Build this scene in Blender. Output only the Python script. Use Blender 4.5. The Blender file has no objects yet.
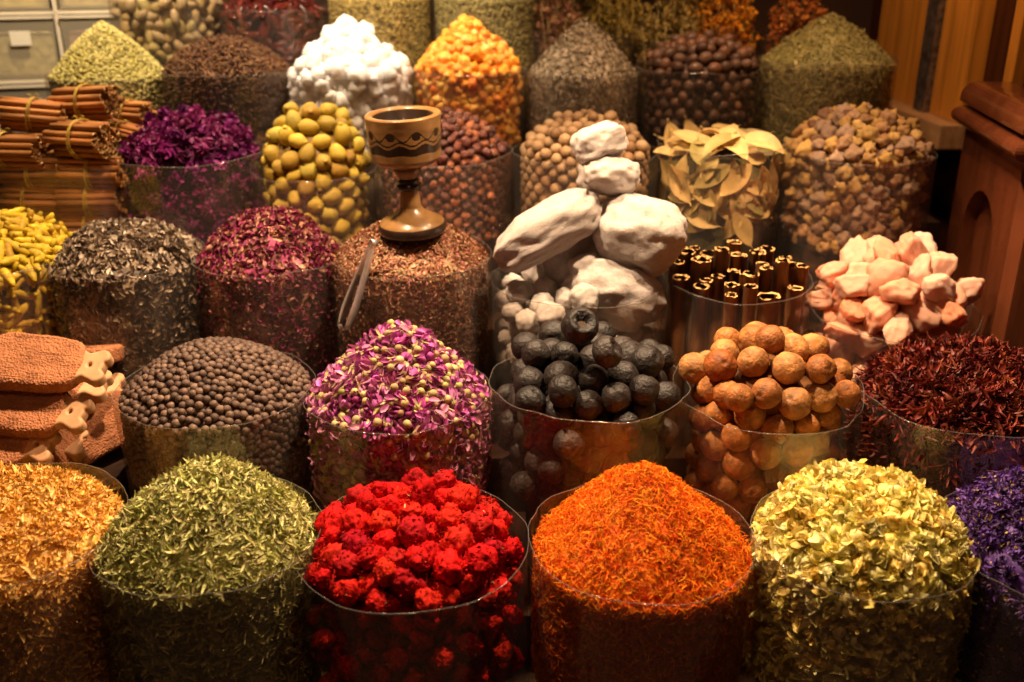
import bpy, bmesh, math, random
import numpy as np
from mathutils import Vector, Matrix, Euler, Quaternion, noise
random.seed(7); RNG = np.random.default_rng(7)
PI = math.pi
sc = bpy.context.scene
COL = sc.collection

# ------------------------------------------------------------------ camera
H, F, TH = 1.55, 1000.0, math.radians(22)
CT, ST = math.cos(TH), math.sin(TH)
cam_d = bpy.data.cameras.new('camera'); cam = bpy.data.objects.new('camera', cam_d); COL.objects.link(cam)
cam.location = (0, 0, H); cam.rotation_euler = (PI/2 - TH, 0, 0)
cam_d.sensor_width = 36; cam_d.lens = F/1024*36; cam_d.clip_start = .05; cam_d.clip_end = 60
cam_d.dof.use_dof = True; cam_d.dof.focus_distance = 1.47; cam_d.dof.aperture_fstop = 2.9
sc.camera = cam
CAM = Vector((0, 0, H))

# ------------------------------------------------------------------ world, lamps, exposure
w = bpy.data.worlds.new('world'); sc.world = w; w.use_nodes = True
w.node_tree.nodes['Background'].inputs[0].default_value = (1.0, .45, .22, 1)
w.node_tree.nodes['Background'].inputs[1].default_value = .015
def lamp(kind, loc, target, power, color, size, spot=None, blend=.6):
    d = bpy.data.lights.new('market_or_fill_lamp', kind); d.energy = power; d.color = color
    if kind == 'AREA': d.shape = 'DISK'; d.size = size
    else: d.shadow_soft_size = size
    if kind == 'SPOT': d.spot_size = math.radians(spot); d.spot_blend = blend
    o = bpy.data.objects.new('market_or_fill_lamp', d); COL.objects.link(o); o.location = loc
    o.rotation_euler = (Vector(target) - Vector(loc)).to_track_quat('-Z', 'Y').to_euler()
    return o
WARM = (1.0, .70, .43); WARM2 = (1.0, .60, .32)
lamp('SPOT', (-.40, 1.55, 2.05), (-.28, 1.22, .8), 128, WARM, .035, 110)
lamp('SPOT', (.38, 1.52, 2.05), (.30, 1.20, .8), 116, WARM, .035, 105)
lamp('SPOT', (-.80, 2.15, 2.05), (-.90, 2.45, 1.35), 60, (1, .76, .50), .05, 120)
lamp('SPOT', (-.22, 2.15, 1.85), (-.30, 2.33, 1.25), 24, (1, .80, .55), .04, 90)
lamp('SPOT', (.10, 1.95, 2.20), (.05, 1.85, 1.0), 31, WARM, .04, 105)
lamp('SPOT', (.50, 1.95, 2.20), (.74, 2.12, 1.1), 34, WARM2, .04, 105)
lamp('SPOT', (-.15, .55, 2.2), (-.05, 1.6, .95), 10, (1, .52, .27), .08, 90)  # added front fill, no such lamp in the market; brightens the bag fronts
sc.view_settings.view_transform = 'Standard'; sc.view_settings.look = 'None'
sc.view_settings.exposure = 0.0; sc.view_settings.gamma = 1.0; sc.view_settings.use_curve_mapping = False
sc.cycles.transparent_max_bounces = 14
sc.cycles.max_bounces = 6; sc.cycles.diffuse_bounces = 3; sc.cycles.glossy_bounces = 2; sc.cycles.transmission_bounces = 3
sc.cycles.caustics_reflective = False; sc.cycles.caustics_refractive = False
sc.cycles.use_denoising = True

# ------------------------------------------------------------------ helpers
def P(px, py, Y):
    a = (341 - py)/F; d = Y/(CT + a*ST)
    return Vector(((px - 512)/F*d, Y, H - d*ST + a*d*CT))
def depth(py, Y): return Y/(CT + (341 - py)/F*ST)
def proj(p):
    v = Vector(p) - CAM; d = v.y*CT - v.z*ST; u = v.y*ST + v.z*CT
    return 512 + F*v.x/d, 341 - F*u/d
def link(o, parent=None):
    COL.objects.link(o)
    if parent: o.parent = parent
    return o
def tag(o, label=None, cat=None, group=None, kind=None):
    if label: o['label'] = label
    if cat: o['category'] = cat
    if group: o['group'] = group
    if kind: o['kind'] = kind
    return o
def empty(name, loc, rz=0):
    o = bpy.data.objects.new(name, None); o.location = loc; o.rotation_euler = (0, 0, rz); o.empty_display_size = .02
    return link(o)

class T:            # a mesh template: verts, flat loops, loop counts, material index per face
    def __init__(s, V, faces=None, mat=0, smooth=True, L=None, C=None, M=None, S=None):
        s.V = np.asarray(V, float).reshape(-1, 3)
        if faces is not None:
            s.L = np.array([i for f in faces for i in f], int); s.C = np.array([len(f) for f in faces], int)
            s.M = np.full(len(faces), mat, int); s.S = np.full(len(faces), smooth, bool)
        else: s.L, s.C, s.M, s.S = L, C, M, S
    def xf(s, m):
        m = np.array(m); return T(s.V @ m[:3, :3].T + m[:3, 3], L=s.L, C=s.C, M=s.M, S=s.S)
    def mat(s, i): return T(s.V, L=s.L, C=s.C, M=np.full(len(s.C), i, int), S=s.S)
def combine(ts):
    off = 0; Vs, Ls = [], []
    for t in ts: Vs.append(t.V); Ls.append(t.L + off); off += len(t.V)
    return T(np.vstack(Vs), L=np.concatenate(Ls), C=np.concatenate([t.C for t in ts]), M=np.concatenate([t.M for t in ts]), S=np.concatenate([t.S for t in ts]))
def to_mesh(name, t, mats):
    me = bpy.data.meshes.new(name)
    me.vertices.add(len(t.V)); me.vertices.foreach_set('co', t.V.astype(np.float32).ravel())
    me.loops.add(len(t.L)); me.loops.foreach_set('vertex_index', t.L.astype(np.int32))
    me.polygons.add(len(t.C)); st = np.concatenate([[0], np.cumsum(t.C)[:-1]])
    me.polygons.foreach_set('loop_start', st.astype(np.int32))
    me.polygons.foreach_set('material_index', t.M.astype(np.int32)); me.polygons.foreach_set('use_smooth', t.S)
    for m in (mats if isinstance(mats, (list, tuple)) else [mats]): me.materials.append(m)
    me.update(calc_edges=True); me.validate()
    return me
def build(name, t, mats, parent=None, loc=None, rot=None):
    o = bpy.data.objects.new(name, to_mesh(name, t, mats))
    if loc is not None: o.location = loc
    if rot is not None: o.rotation_euler = rot
    return link(o, parent)
def scatter_mesh(name, temps, frames, mats, base=None):
    """one mesh of many pieces; frames = list of (template index, 3x3, loc)"""
    ts = [base] if base is not None else []
    for k, t in enumerate(temps):
        fr = [f for f in frames if f[0] == k]
        if not fr: continue
        R = np.array([f[1] for f in fr]); Lc = np.array([f[2] for f in fr]); n = len(fr)
        V = np.einsum('nij,vj->nvi', R, t.V) + Lc[:, None, :]
        ts.append(T(V.reshape(-1, 3), L=(t.L[None, :] + (np.arange(n)*len(t.V))[:, None]).ravel(), C=np.tile(t.C, n), M=np.tile(t.M, n), S=np.tile(t.S, n)))
    return build(name, combine(ts), mats)

def nz(v, s, seed=0.0): return noise.noise(Vector((v[0]*s + seed, v[1]*s - seed*.7, v[2]*s + seed*1.3)))
def ico(sub, fn=None, smooth=True):
    bm = bmesh.new(); bmesh.ops.create_icosphere(bm, subdivisions=sub, radius=1)
    V = [tuple(fn(v.co.copy()) if fn else v.co) for v in bm.verts]; Fs = [tuple(x.index for x in f.verts) for f in bm.faces]
    bm.free(); return T(V, Fs, smooth=smooth)
def blob(sub, amp, scale, seed, sq=(1, 1, 1), smooth=True, oct2=0):
    def fn(v):
        k = 1 + amp*nz(v, scale, seed) + oct2*nz(v, scale*2.7, seed + 9)
        return Vector((v.x*k*sq[0], v.y*k*sq[1], v.z*k*sq[2]))
    return ico(sub, fn, smooth)
def rock(sub, seed, ncut=9, rough=.05, rs=3, sq=(1, 1, 1), smooth=False, lo=.62, hi=.9):
    r = random.Random(seed)
    pl = []
    for _ in range(ncut):
        n = Vector((r.gauss(0, 1), r.gauss(0, 1), r.gauss(0, 1))).normalized(); pl.append((n, r.uniform(lo, hi)))
    def fn(v):
        k = 1.0
        for n, d in pl:
            c = v.dot(n)
            if c > 1e-4: k = min(k, d/c)
        k *= 1 + rough*nz(v, rs, seed*.37) + rough*.5*nz(v, rs*3, seed*.7)
        return Vector((v.x*k*sq[0], v.y*k*sq[1], v.z*k*sq[2]))
    return ico(sub, fn, smooth)
def boxrock(sub, seed, n=2.9, ncut=6):
    r = random.Random(seed); pl = []
    for _ in range(ncut): a = Vector((r.gauss(0, 1), r.gauss(0, 1), r.gauss(0, 1))).normalized(); pl.append((a, r.uniform(.86, 1.05)))
    def fn(v):
        k = 1/(abs(v.x)**n + abs(v.y)**n + abs(v.z)**n)**(1/n)
        for a, d in pl:
            c = v.dot(a)
            if c > 1e-4: k = min(k, d/c)
        p = v*k; h = .10*nz(p, 1.5, seed) + .075*nz(p, 3.2, seed + 2) + .028*nz(p, 9, seed + 4) + .012*nz(p, 24, seed)
        return p*(1 + h)
    return ico(sub, fn)
def petal(L, W, curl=1.0, cup=.3, n=4, seed=0, tip=.8, twist=0.0):
    """thin curved petal or leaf flake growing along +x, face up +z, origin at its middle"""
    V, Fs = [], []; x = z = 0.0; a = -curl/2; st = L/n; r = random.Random(seed)
    pts = []
    for i in range(n + 1):
        t = i/n; wd = W*.5*max(.06, math.sin(PI*min(1, t*.92 + .04))**tip); pts.append((x, z, wd, a, twist*(t - .5)))
        a += curl/n; x += math.cos(a)*st; z += math.sin(a)*st
    mx = sum(p[0] for p in pts)/len(pts); mz = sum(p[1] for p in pts)/len(pts)
    for (x, z, wd, a, tw) in pts:
        for s in (-1, 0, 1):
            y = s*wd*math.cos(cup*abs(s)); h = abs(s)*wd*math.sin(cup) + r.uniform(-.06, .06)*W
            yy = y*math.cos(tw) - h*math.sin(tw); hh = y*math.sin(tw) + h*math.cos(tw)
            V.append((x - mx - math.sin(a)*hh, yy, z - mz + math.cos(a)*hh))
    for i in range(n):
        for j in range(2):
            k = i*3 + j; Fs.append((k, k + 3, k + 4, k + 1))
    return T(V, Fs)
def tube(path, rad, ns=6, cap=True):
    path = [Vector(p) for p in path]; V, Fs = [], []; n = len(path)
    if not hasattr(rad, '__len__'): rad = [rad]*n
    up = Vector((0, 0, 1)); prev = None
    for i, p in enumerate(path):
        d = (path[min(i + 1, n - 1)] - path[max(i - 1, 0)]).normalized()
        if prev is None:
            a = d.orthogonal().normalized()
        else:
            a = (prev - d*prev.dot(d)).normalized()
        prev = a; b = d.cross(a)
        for k in range(ns):
            q = 2*PI*k/ns; V.append(p + (a*math.cos(q) + b*math.sin(q))*rad[i])
    for i in range(n - 1):
        for k in range(ns):
            Fs.append((i*ns + k, i*ns + (k + 1) % ns, (i + 1)*ns + (k + 1) % ns, (i + 1)*ns + k))
    if cap: Fs.append(tuple(range(ns - 1, -1, -1))); Fs.append(tuple((n - 1)*ns + k for k in range(ns)))
    return T([tuple(v) for v in V], Fs)
def lathe(prof, ns=40, close=False):
    V, Fs = [], []; n = len(prof)
    for (r, z) in prof:
        for k in range(ns): q = 2*PI*k/ns; V.append((r*math.cos(q), r*math.sin(q), z))
    for i in range(n - 1):
        for k in range(ns): Fs.append((i*ns + k, i*ns + (k + 1) % ns, (i + 1)*ns + (k + 1) % ns, (i + 1)*ns + k))
    if close: Fs.append(tuple(range(ns - 1, -1, -1))); Fs.append(tuple((n - 1)*ns + k for k in range(ns)))
    return T(V, Fs)
def box(c, s, bev=0.0, rz=0):
    bm = bmesh.new(); bmesh.ops.create_cube(bm, size=1)
    bmesh.ops.scale(bm, vec=Vector(s), verts=bm.verts)
    if bev: bmesh.ops.bevel(bm, geom=bm.edges[:], offset=bev, segments=2, affect='EDGES', profile=.7)
    M = Matrix.Translation(Vector(c)) @ Matrix.Rotation(rz, 4, 'Z'); bmesh.ops.transform(bm, matrix=M, verts=bm.verts)
    bm.verts.index_update(); t = T([tuple(v.co) for v in bm.verts], [tuple(v.index for v in f.verts) for f in bm.faces], smooth=False); bm.free(); return t
def quill(L, r, seed=0, turns=1.35, th=.0011, double=True, n=22):
    """rolled bark: a scroll profile extruded along x, centred"""
    rr = random.Random(seed); prof = []
    for i in range(n + 1):
        t = i/n
        if double:
            a = (t - .5)*2*PI*turns; q = r*(1 - .62*abs(t - .5)**1.2*1.6)
            prof.append((q*math.cos(a), q*math.sin(a)))
        else:
            a = t*2*PI*turns; q = r*(1 - .45*t); prof.append((q*math.cos(a), q*math.sin(a)))
    V, Fs = [], []; ring = len(prof)*2
    for j, x in enumerate((-L/2, -L/6, L/6, L/2)):
        w = 1 + rr.uniform(-.05, .05)
        for s in (0, 1):
            for (y, z) in prof:
                m = math.hypot(y, z); k = (m - s*th)/m*w; V.append((x + (rr.uniform(-.002, .002) if j in (0, 3) else 0), y*k, z*k))
    N = len(prof)
    for j in range(3):
        a = j*ring; b = a + ring
        for i in range(N - 1):
            Fs.append((a + i, a + i + 1, b + i + 1, b + i)); Fs.append((a + N + i, b + N + i, b + N + i + 1, a + N + i + 1))
        Fs.append((a, b, b + N, a + N)); Fs.append((a + N - 1, a + 2*N - 1, b + 2*N - 1, b + N - 1))
    t = T(V, Fs); caps = []
    for a in (0, 3*ring):
        for i in range(N - 1): caps.append((a + i, a + N + i, a + N + i + 1, a + i + 1))
    c = T(V, caps, mat=1, smooth=False)
    return T(t.V, L=np.concatenate([t.L, c.L]), C=np.concatenate([t.C, c.C]), M=np.concatenate([t.M, c.M]), S=np.concatenate([t.S, c.S]))

# ------------------------------------------------------------------ materials
def mat(name, cols, noise_mix=.35, ns=60.0, dark=.55, rough=.6, bump=0.0, bs=None, rnd='object', var=.18, sss=0.0, sssr=(.01, .006, .004),
        spec=.26, metal=0.0, coat=0.0, transl=0.0, wood=None, vor=None, bdist=.002):
    m = bpy.data.materials.new(name); m.use_nodes = True; N = m.node_tree.nodes; K = m.node_tree.links; b = N['Principled BSDF']
    tc = N.new('ShaderNodeTexCoord'); co = tc.outputs['Object']
    if rnd == 'island': r = N.new('ShaderNodeNewGeometry').outputs['Random Per Island']
    else: r = N.new('ShaderNodeObjectInfo').outputs['Random']
    ramp = N.new('ShaderNodeValToRGB'); e = ramp.color_ramp; n = len(cols)
    while len(e.elements) < n: e.elements.new(.5)
    for i, c in enumerate(cols): e.elements[i].position = i/max(1, n - 1) if n > 1 else 0; e.elements[i].color = (*c, 1)
    if n == 1: e.elements[0].color = (*cols[0], 1); e.elements[1].color = (*cols[0], 1)
    K.new(r, ramp.inputs[0]); col = ramp.outputs[0]
    mul = N.new('ShaderNodeMath'); mul.operation = 'MULTIPLY'; K.new(r, mul.inputs[0]); mul.inputs[1].default_value = 37.7
    fr = N.new('ShaderNodeMath'); fr.operation = 'FRACT'; K.new(mul.outputs[0], fr.inputs[0])
    mr = N.new('ShaderNodeMapRange'); K.new(fr.outputs[0], mr.inputs[0]); mr.inputs[3].default_value = 1 - var; mr.inputs[4].default_value = 1 + var
    hs = N.new('ShaderNodeHueSaturation'); K.new(mr.outputs[0], hs.inputs['Value']); K.new(col, hs.inputs['Color']); col = hs.outputs[0]
    nt = N.new('ShaderNodeTexNoise'); nt.inputs['Scale'].default_value = ns; nt.inputs['Detail'].default_value = 4
    if wood:
        mp = N.new('ShaderNodeMapping'); mp.inputs['Scale'].default_value = wood; K.new(co, mp.inputs[0]); K.new(mp.outputs[0], nt.inputs[0])
    else: K.new(co, nt.inputs[0])
    mr2 = N.new('ShaderNodeMapRange'); K.new(nt.outputs[0], mr2.inputs[0]); mr2.inputs[1].default_value = .35; mr2.inputs[2].default_value = .65
    mr2.inputs[3].default_value = 1 - noise_mix*(1 - dark)*2; mr2.inputs[4].default_value = 1 + noise_mix*.3
    mx = N.new('ShaderNodeMix'); mx.data_type = 'RGBA'; mx.blend_type = 'MULTIPLY'; mx.inputs[0].default_value = 1
    K.new(col, mx.inputs[6]); K.new(mr2.outputs[0], mx.inputs[7]); col = mx.outputs[2]
    K.new(col, b.inputs['Base Color'])
    b.inputs['Roughness'].default_value = rough; b.inputs['Metallic'].default_value = metal; b.inputs['Specular IOR Level'].default_value = spec
    b.inputs['Coat Weight'].default_value = coat
    if sss:
        b.inputs['Subsurface Weight'].default_value = sss; b.inputs['Subsurface Radius'].default_value = sssr; b.inputs['Subsurface Scale'].default_value = 1.0
    if bump:
        bn = N.new('ShaderNodeBump'); bn.inputs['Strength'].default_value = bump; bn.inputs['Distance'].default_value = bdist
        if vor:
            vt = N.new('ShaderNodeTexVoronoi'); vt.inputs['Scale'].default_value = vor; K.new(co, vt.inputs[0]); K.new(vt.outputs[0], bn.inputs['Height'])
        else:
            n2 = N.new('ShaderNodeTexNoise'); n2.inputs['Scale'].default_value = bs or ns*2; n2.inputs['Detail'].default_value = 3
            if wood: K.new(mp.outputs[0], n2.inputs[0])
            else: K.new(co, n2.inputs[0])
            K.new(n2.outputs[0], bn.inputs['Height'])
        K.new(bn.outputs[0], b.inputs['Normal'])
    if transl:
        tr = N.new('ShaderNodeBsdfTranslucent'); K.new(col, tr.inputs[0]); ms = N.new('ShaderNodeMixShader'); ms.inputs[0].default_value = transl
        K.new(b.outputs[0], ms.inputs[1]); K.new(tr.outputs[0], ms.inputs[2]); K.new(ms.outputs[0], N['Material Output'].inputs[0])
    return m
def plastic(name, haze=.05, edge=.35, tint=(.9, .85, .8), rough=.12, base=.06, clear=(.86, .82, .77)):
    m = bpy.data.materials.new(name); m.use_nodes = True; N = m.node_tree.nodes; K = m.node_tree.links; N.remove(N['Principled BSDF'])
    tr = N.new('ShaderNodeBsdfTransparent'); tr.inputs[0].default_value = (*clear, 1)
    gl = N.new('ShaderNodeBsdfGlossy'); gl.inputs['Roughness'].default_value = rough; gl.inputs[0].default_value = (*tint, 1)
    df = N.new('ShaderNodeBsdfDiffuse'); df.inputs[0].default_value = (*tint, 1)
    lw = N.new('ShaderNodeLayerWeight'); lw.inputs[0].default_value = .25
    tc = N.new('ShaderNodeTexCoord'); mp = N.new('ShaderNodeMapping'); mp.inputs['Scale'].default_value = (30, 30, 9); K.new(tc.outputs['Object'], mp.inputs[0])
    nt = N.new('ShaderNodeTexNoise'); nt.inputs['Scale'].default_value = 1; nt.inputs['Detail'].default_value = 4; nt.inputs['Distortion'].default_value = 1.2; K.new(mp.outputs[0], nt.inputs[0])
    bn = N.new('ShaderNodeBump'); bn.inputs['Strength'].default_value = .55; bn.inputs['Distance'].default_value = .006; K.new(nt.outputs[0], bn.inputs['Height'])
    K.new(bn.outputs[0], gl.inputs['Normal']); K.new(bn.outputs[0], lw.inputs['Normal'])
    ma = N.new('ShaderNodeMath'); ma.operation = 'MULTIPLY_ADD'; K.new(lw.outputs['Facing'], ma.inputs[0]); ma.inputs[1].default_value = edge; ma.inputs[2].default_value = base
    m1 = N.new('ShaderNodeMixShader'); K.new(ma.outputs[0], m1.inputs[0]); K.new(tr.outputs[0], m1.inputs[1]); K.new(gl.outputs[0], m1.inputs[2])
    m2 = N.new('ShaderNodeMixShader'); m2.inputs[0].default_value = haze; K.new(m1.outputs[0], m2.inputs[1]); K.new(df.outputs[0], m2.inputs[2])
    K.new(m2.outputs[0], N['Material Output'].inputs[0]); return m

PLASTIC = plastic('clear_plastic', .020, .24, base=.035)
PLASTIC_RIM = plastic('plastic_hem', .06, .3, base=.08, clear=(.9, .88, .85))
DARKWOOD = mat('dark_counter_wood', [(.035, .016, .008)], wood=(4, 60, 60), ns=1, rough=.5, bump=.3, var=0)

# ------------------------------------------------------------------ bag geometry
class Bag:
    """cx, cy = rim centre, wpx = width, top = heap peak (pixels of the photo); Y = distance ahead of the camera"""
    def __init__(s, cx, cy, wpx, top, Y, shape='dome', hb=.34, nzamp=.004, seed=1):
        s.c = P(cx, cy, Y); s.R = wpx*depth(cy, Y)/F/2; s.Y = Y; s.seed = seed
        s.hh = P(cx, top, Y).z - s.c.z; s.shape = shape; s.base = s.c.z - hb; s.hb = hb; s.amp = nzamp; s.Ri = s.R - .004
        s.hh = max(.01, s.hh)
        for _ in range(30):      # lower the dome until its crest shows at the photographed height
            t_ = min(proj((s.c.x, s.c.y + y, s.dome(0, y)))[1] for y in np.linspace(-s.Ri, s.Ri*.98, 25))
            if t_ < top - .5 and s.hh > .012: s.hh *= .94
            else: break
    def dome(s, x, y):
        u = min(1.0, math.hypot(x, y)/s.Ri)
        f = {'dome': 1 - u*u, 'cone': 1 - u**1.25, 'flat': 1 - u**3.5, 'full': 1 - u**2.7, 'peak': (1 - u)**1.15*.55 + (1 - u*u)*.45}[s.shape]
        return s.c.z - .006 + (s.hh + .006)*f + s.amp*noise.noise(Vector((x*14 + s.seed, y*14, s.seed*.3)))*min(1, (1 - u)*5)
def bag_mesh(b, up=.010, seed=0, dipfront=0.0, wob=.0035, taper=.0):
    ns, nzr = 72, 9; V, Fs = [], []
    for j in range(nzr + 1):
        t = j/nzr
        for k in range(ns):
            q = 2*PI*k/ns
            top = b.c.z + up + .007*noise.noise(Vector((math.cos(q)*1.6 + seed, math.sin(q)*1.6, seed))) + dipfront*math.sin(q)
            z = b.base + .003 + (top - b.base - .003)*t
            r = b.R + .0015 + wob*noise.noise(Vector((math.cos(q)*3.2 + seed*3, math.sin(q)*3.2, z*5))) - taper*(1 - t)*b.R
            r += .0016*noise.noise(Vector((math.cos(q)*11 + seed, math.sin(q)*11, z*9 + seed)))
            V.append((r*math.cos(q), r*math.sin(q), z - b.base))
    for j in range(nzr):
        for k in range(ns): Fs.append((j*ns + k, j*ns + (k + 1) % ns, (j + 1)*ns + (k + 1) % ns, (j + 1)*ns + k))
    t = T(V, Fs); rim = [Vector(V[nzr*ns + k]) for k in range(ns)]
    Fs2 = []; V2 = []
    for k, p in enumerate(rim):
        d = Vector((p.x, p.y, 0)).normalized()
        for (a, h) in ((-.0003, -.0012), (.0005, -.0012), (.0005, .0002), (-.0003, .0002)): V2.append(p + d*a + Vector((0, 0, h)))
    for k in range(ns):
        k2 = (k + 1) % ns
        for i in range(4): Fs2.append((k*4 + i, k2*4 + i, k2*4 + (i + 1) % 4, k*4 + (i + 1) % 4))
    return t, T([tuple(v) for v in V2], Fs2)
def make_bag(b, label, up=.010, dipfront=0.0, group='clear plastic bags of the spice display', seed=None, wob=.0035, cat='bag', taper=0.0):
    t, r = bag_mesh(b, up, seed if seed is not None else b.seed, dipfront, wob, taper)
    o = build('plastic_bag', t, PLASTIC, loc=(b.c.x, b.c.y, b.base)); tag(o, label, cat, group)
    build('rolled_rim', r, PLASTIC_RIM, parent=o); return o
def core(b, inset, z_lower=None, nr=14, ns=44, bumpy=.003):
    """the packed inside of a heap: bottom, wall and domed top, in local xy of the bag, world z"""
    R = b.Ri - inset; V, Fs = [], []; zl = b.base + .004
    rings = [(R, zl), (R, (zl + b.c.z)/2), (R, b.dome(R, 0) - inset)]
    for i in range(1, nr + 1): rings.append((R*(1 - i/nr), None))
    for (r, z) in rings:
        for k in range(ns):
            q = 2*PI*k/ns; x, y = r*math.cos(q), r*math.sin(q)
            zz = (b.dome(x, y) - inset*1.1 + bumpy*noise.noise(Vector((x*60, y*60, b.seed)))) if z is None else z
            V.append((b.c.x + x, b.c.y + y, zz))
    for j in range(len(rings) - 1):
        for k in range(ns): Fs.append((j*ns + k, j*ns + (k + 1) % ns, (j + 1)*ns + (k + 1) % ns, (j + 1)*ns + k))
    Fs.append(tuple(range(ns - 1, -1, -1)))
    return T(V, Fs)
def chips(name, cols, scale=120.0, bump=1.0, rough=.7):
    """loosely packed crumbs in the colours of the pieces above them"""
    m = bpy.data.materials.new(name); m.use_nodes = True; N = m.node_tree.nodes; K = m.node_tree.links; b = N['Principled BSDF']; b.inputs['Roughness'].default_value = rough
    tc = N.new('ShaderNodeTexCoord'); vt = N.new('ShaderNodeTexVoronoi'); vt.inputs['Scale'].default_value = scale; K.new(tc.outputs['Object'], vt.inputs[0])
    sp = N.new('ShaderNodeSeparateColor'); K.new(vt.outputs['Color'], sp.inputs[0]); rp = N.new('ShaderNodeValToRGB'); e = rp.color_ramp
    while len(e.elements) < len(cols): e.elements.new(.5)
    for i, c in enumerate(cols): e.elements[i].position = i/max(1, len(cols) - 1); e.elements[i].color = (*c, 1)
    if len(cols) == 1: e.elements[1].color = (*cols[0], 1)
    K.new(sp.outputs[0], rp.inputs[0]); K.new(rp.outputs[0], b.inputs['Base Color'])
    bn = N.new('ShaderNodeBump'); bn.inputs['Strength'].default_value = bump; bn.inputs['Distance'].default_value = .004; bn.invert = True; K.new(vt.outputs['Distance'], bn.inputs['Height']); K.new(bn.outputs[0], b.inputs['Normal'])
    return m
def frame_from(n, spin, tilt=0.0, tiltdir=0.0):
    q = Vector((0, 0, 1)).rotation_difference(n) @ Quaternion((0, 0, 1), tiltdir) @ Quaternion((1, 0, 0), tilt) @ Quaternion((0, 0, 1), spin)
    return q.to_matrix()
def rand_rot():
    return Quaternion((random.gauss(0, 1), random.gauss(0, 1), random.gauss(0, 1), random.gauss(0, 1))).normalized().to_matrix()
def faces_cam(p, n, lim=-.25): return n.dot((CAM - p).normalized()) > lim
def surf_points(b, count, sd=.2, lim=-.2, mind=0.0, inset=0.0, side=1.0):
    """points with normals over the heap and down the inside of the plastic, seen faces only"""
    out = []; R = b.Ri - inset; At = PI*R*R*math.sqrt(1 + (b.hh/R)**2); As = 2*PI*R*sd*side; cell = {}; tries = 0
    while len(out) < count and tries < count*25:
        tries += 1
        if random.random() < At/(At + As):
            q = random.uniform(0, 2*PI); r = R*math.sqrt(random.random()); x, y = r*math.cos(q), r*math.sin(q); e = .004
            z = b.dome(x, y); n = Vector((-(b.dome(x + e, y) - z)/e, -(b.dome(x, y + e) - z)/e, 1)).normalized(); top = True
        else:
            q = random.uniform(0, 2*PI); x, y = R*math.cos(q), R*math.sin(q); z = b.c.z - .006 - random.random()*sd; n = Vector((math.cos(q), math.sin(q), 0)); top = False
        p = Vector((b.c.x + x, b.c.y + y, z))
        if not faces_cam(p, n, lim): continue
        if mind:
            k = (int(p.x/mind + 500), int(p.y/mind + 500), int(p.z/mind + 500)); bad = False
            for i in (-1, 0, 1):
                for j in (-1, 0, 1):
                    for l in (-1, 0, 1):
                        for o in cell.get((k[0] + i, k[1] + j, k[2] + l), ()):
                            if (o - p).length_squared < mind*mind: bad = True; break
            if bad: continue
            cell.setdefault(k, []).append(p)
        out.append((p, n, top))
    return out
def size_of(temps): return float(np.mean([np.ptp(t.V, axis=0).max() for t in temps]))
def scatter_stuff(name, b, temps, mats, count, label, cat, size=(.8, 1.2), depthj=.004, tilt=.5, sd=.2, inset=.009, side_tilt=.25, lim=-.2, out=.0):
    pts = surf_points(b, count, sd, lim); fr = []
    for (p, n, top) in pts:
        s = random.uniform(*size); tl = random.gauss(0, tilt if top else side_tilt)
        M = frame_from(n, random.uniform(0, 2*PI), tl, random.uniform(0, 2*PI))*s
        q = p - n*(random.uniform(0, depthj) + (.0015 if top else depthj*.5) - (out if top else 0)); fr.append((random.randrange(len(temps)), np.array(M), tuple(q)))
    rp = [nd for nd in mats.node_tree.nodes if nd.type == 'VALTORGB'][0].color_ramp
    cm = chips(name + '_crumbs', [tuple(e.color)[:3] for e in rp.elements], .8/size_of(temps))
    o = scatter_mesh(name, temps, fr, [mats, cm], core(b, inset + .006).mat(1)); tag(o, label, cat, kind='stuff'); return o
ORD = 'first second third fourth fifth sixth seventh eighth ninth tenth eleventh twelfth thirteenth fourteenth fifteenth'.split()
def place_things(name, meshes, frames, cat, group, base_label, b=None, where='heap', ordinal=False, per_row=7, specials=None):
    """frames: (variant, 3x3 np/Matrix, loc, top flag). every piece its own object"""
    protos = [bpy.data.objects.new(name, me) for me in meshes]; used = set(); objs = []
    for (k, M, loc, top) in frames:
        o = protos[k] if k not in used else protos[k].copy()
        used.add(k); o.matrix_world = Matrix.Translation(Vector(loc)) @ Matrix(np.array(M).tolist()).to_4x4(); COL.objects.link(o)
        o['category'] = cat; o['group'] = group; objs.append((o, Vector(loc), top))
    for k, o in enumerate(protos):
        if k not in used: bpy.data.objects.remove(o)
    if ordinal:
        pr = [(proj(l), o) for (o, l, t) in objs]; pr.sort(key=lambda a: a[0][1]); nrow = max(1, math.ceil(len(pr)/per_row)); rows = [pr[i*per_row:(i + 1)*per_row] for i in range(nrow)]
        for i, row in enumerate(rows):
            row.sort(key=lambda a: a[0][0])
            for j, (_, o) in enumerate(row):
                rn = 'top row' if i == 0 else ('bottom row' if i == nrow - 1 else ORD[i] + ' row down')
                o['label'] = '%s, %s from left, %s of %s' % (base_label, ORD[j], rn, where)
    else:
        for (o, l, top) in objs:
            dx = (l.x - b.c.x)/b.R; sd = 'left' if dx < -.33 else ('right' if dx > .33 else 'middle')
            if top:
                rr = math.hypot(l.x - b.c.x, l.y - b.c.y)/b.R
                lv = 'near the peak' if rr < .4 else ('on the far slope' if l.y > b.c.y else 'on the near slope')
                o['label'] = '%s %s of %s, %s side' % (base_label, lv, where, sd) if rr >= .4 else '%s %s of %s' % (base_label, lv, where)
            else: o['label'] = '%s behind the %s plastic under %s' % (base_label, sd, where)
    return [o for (o, _, _) in objs]
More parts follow.
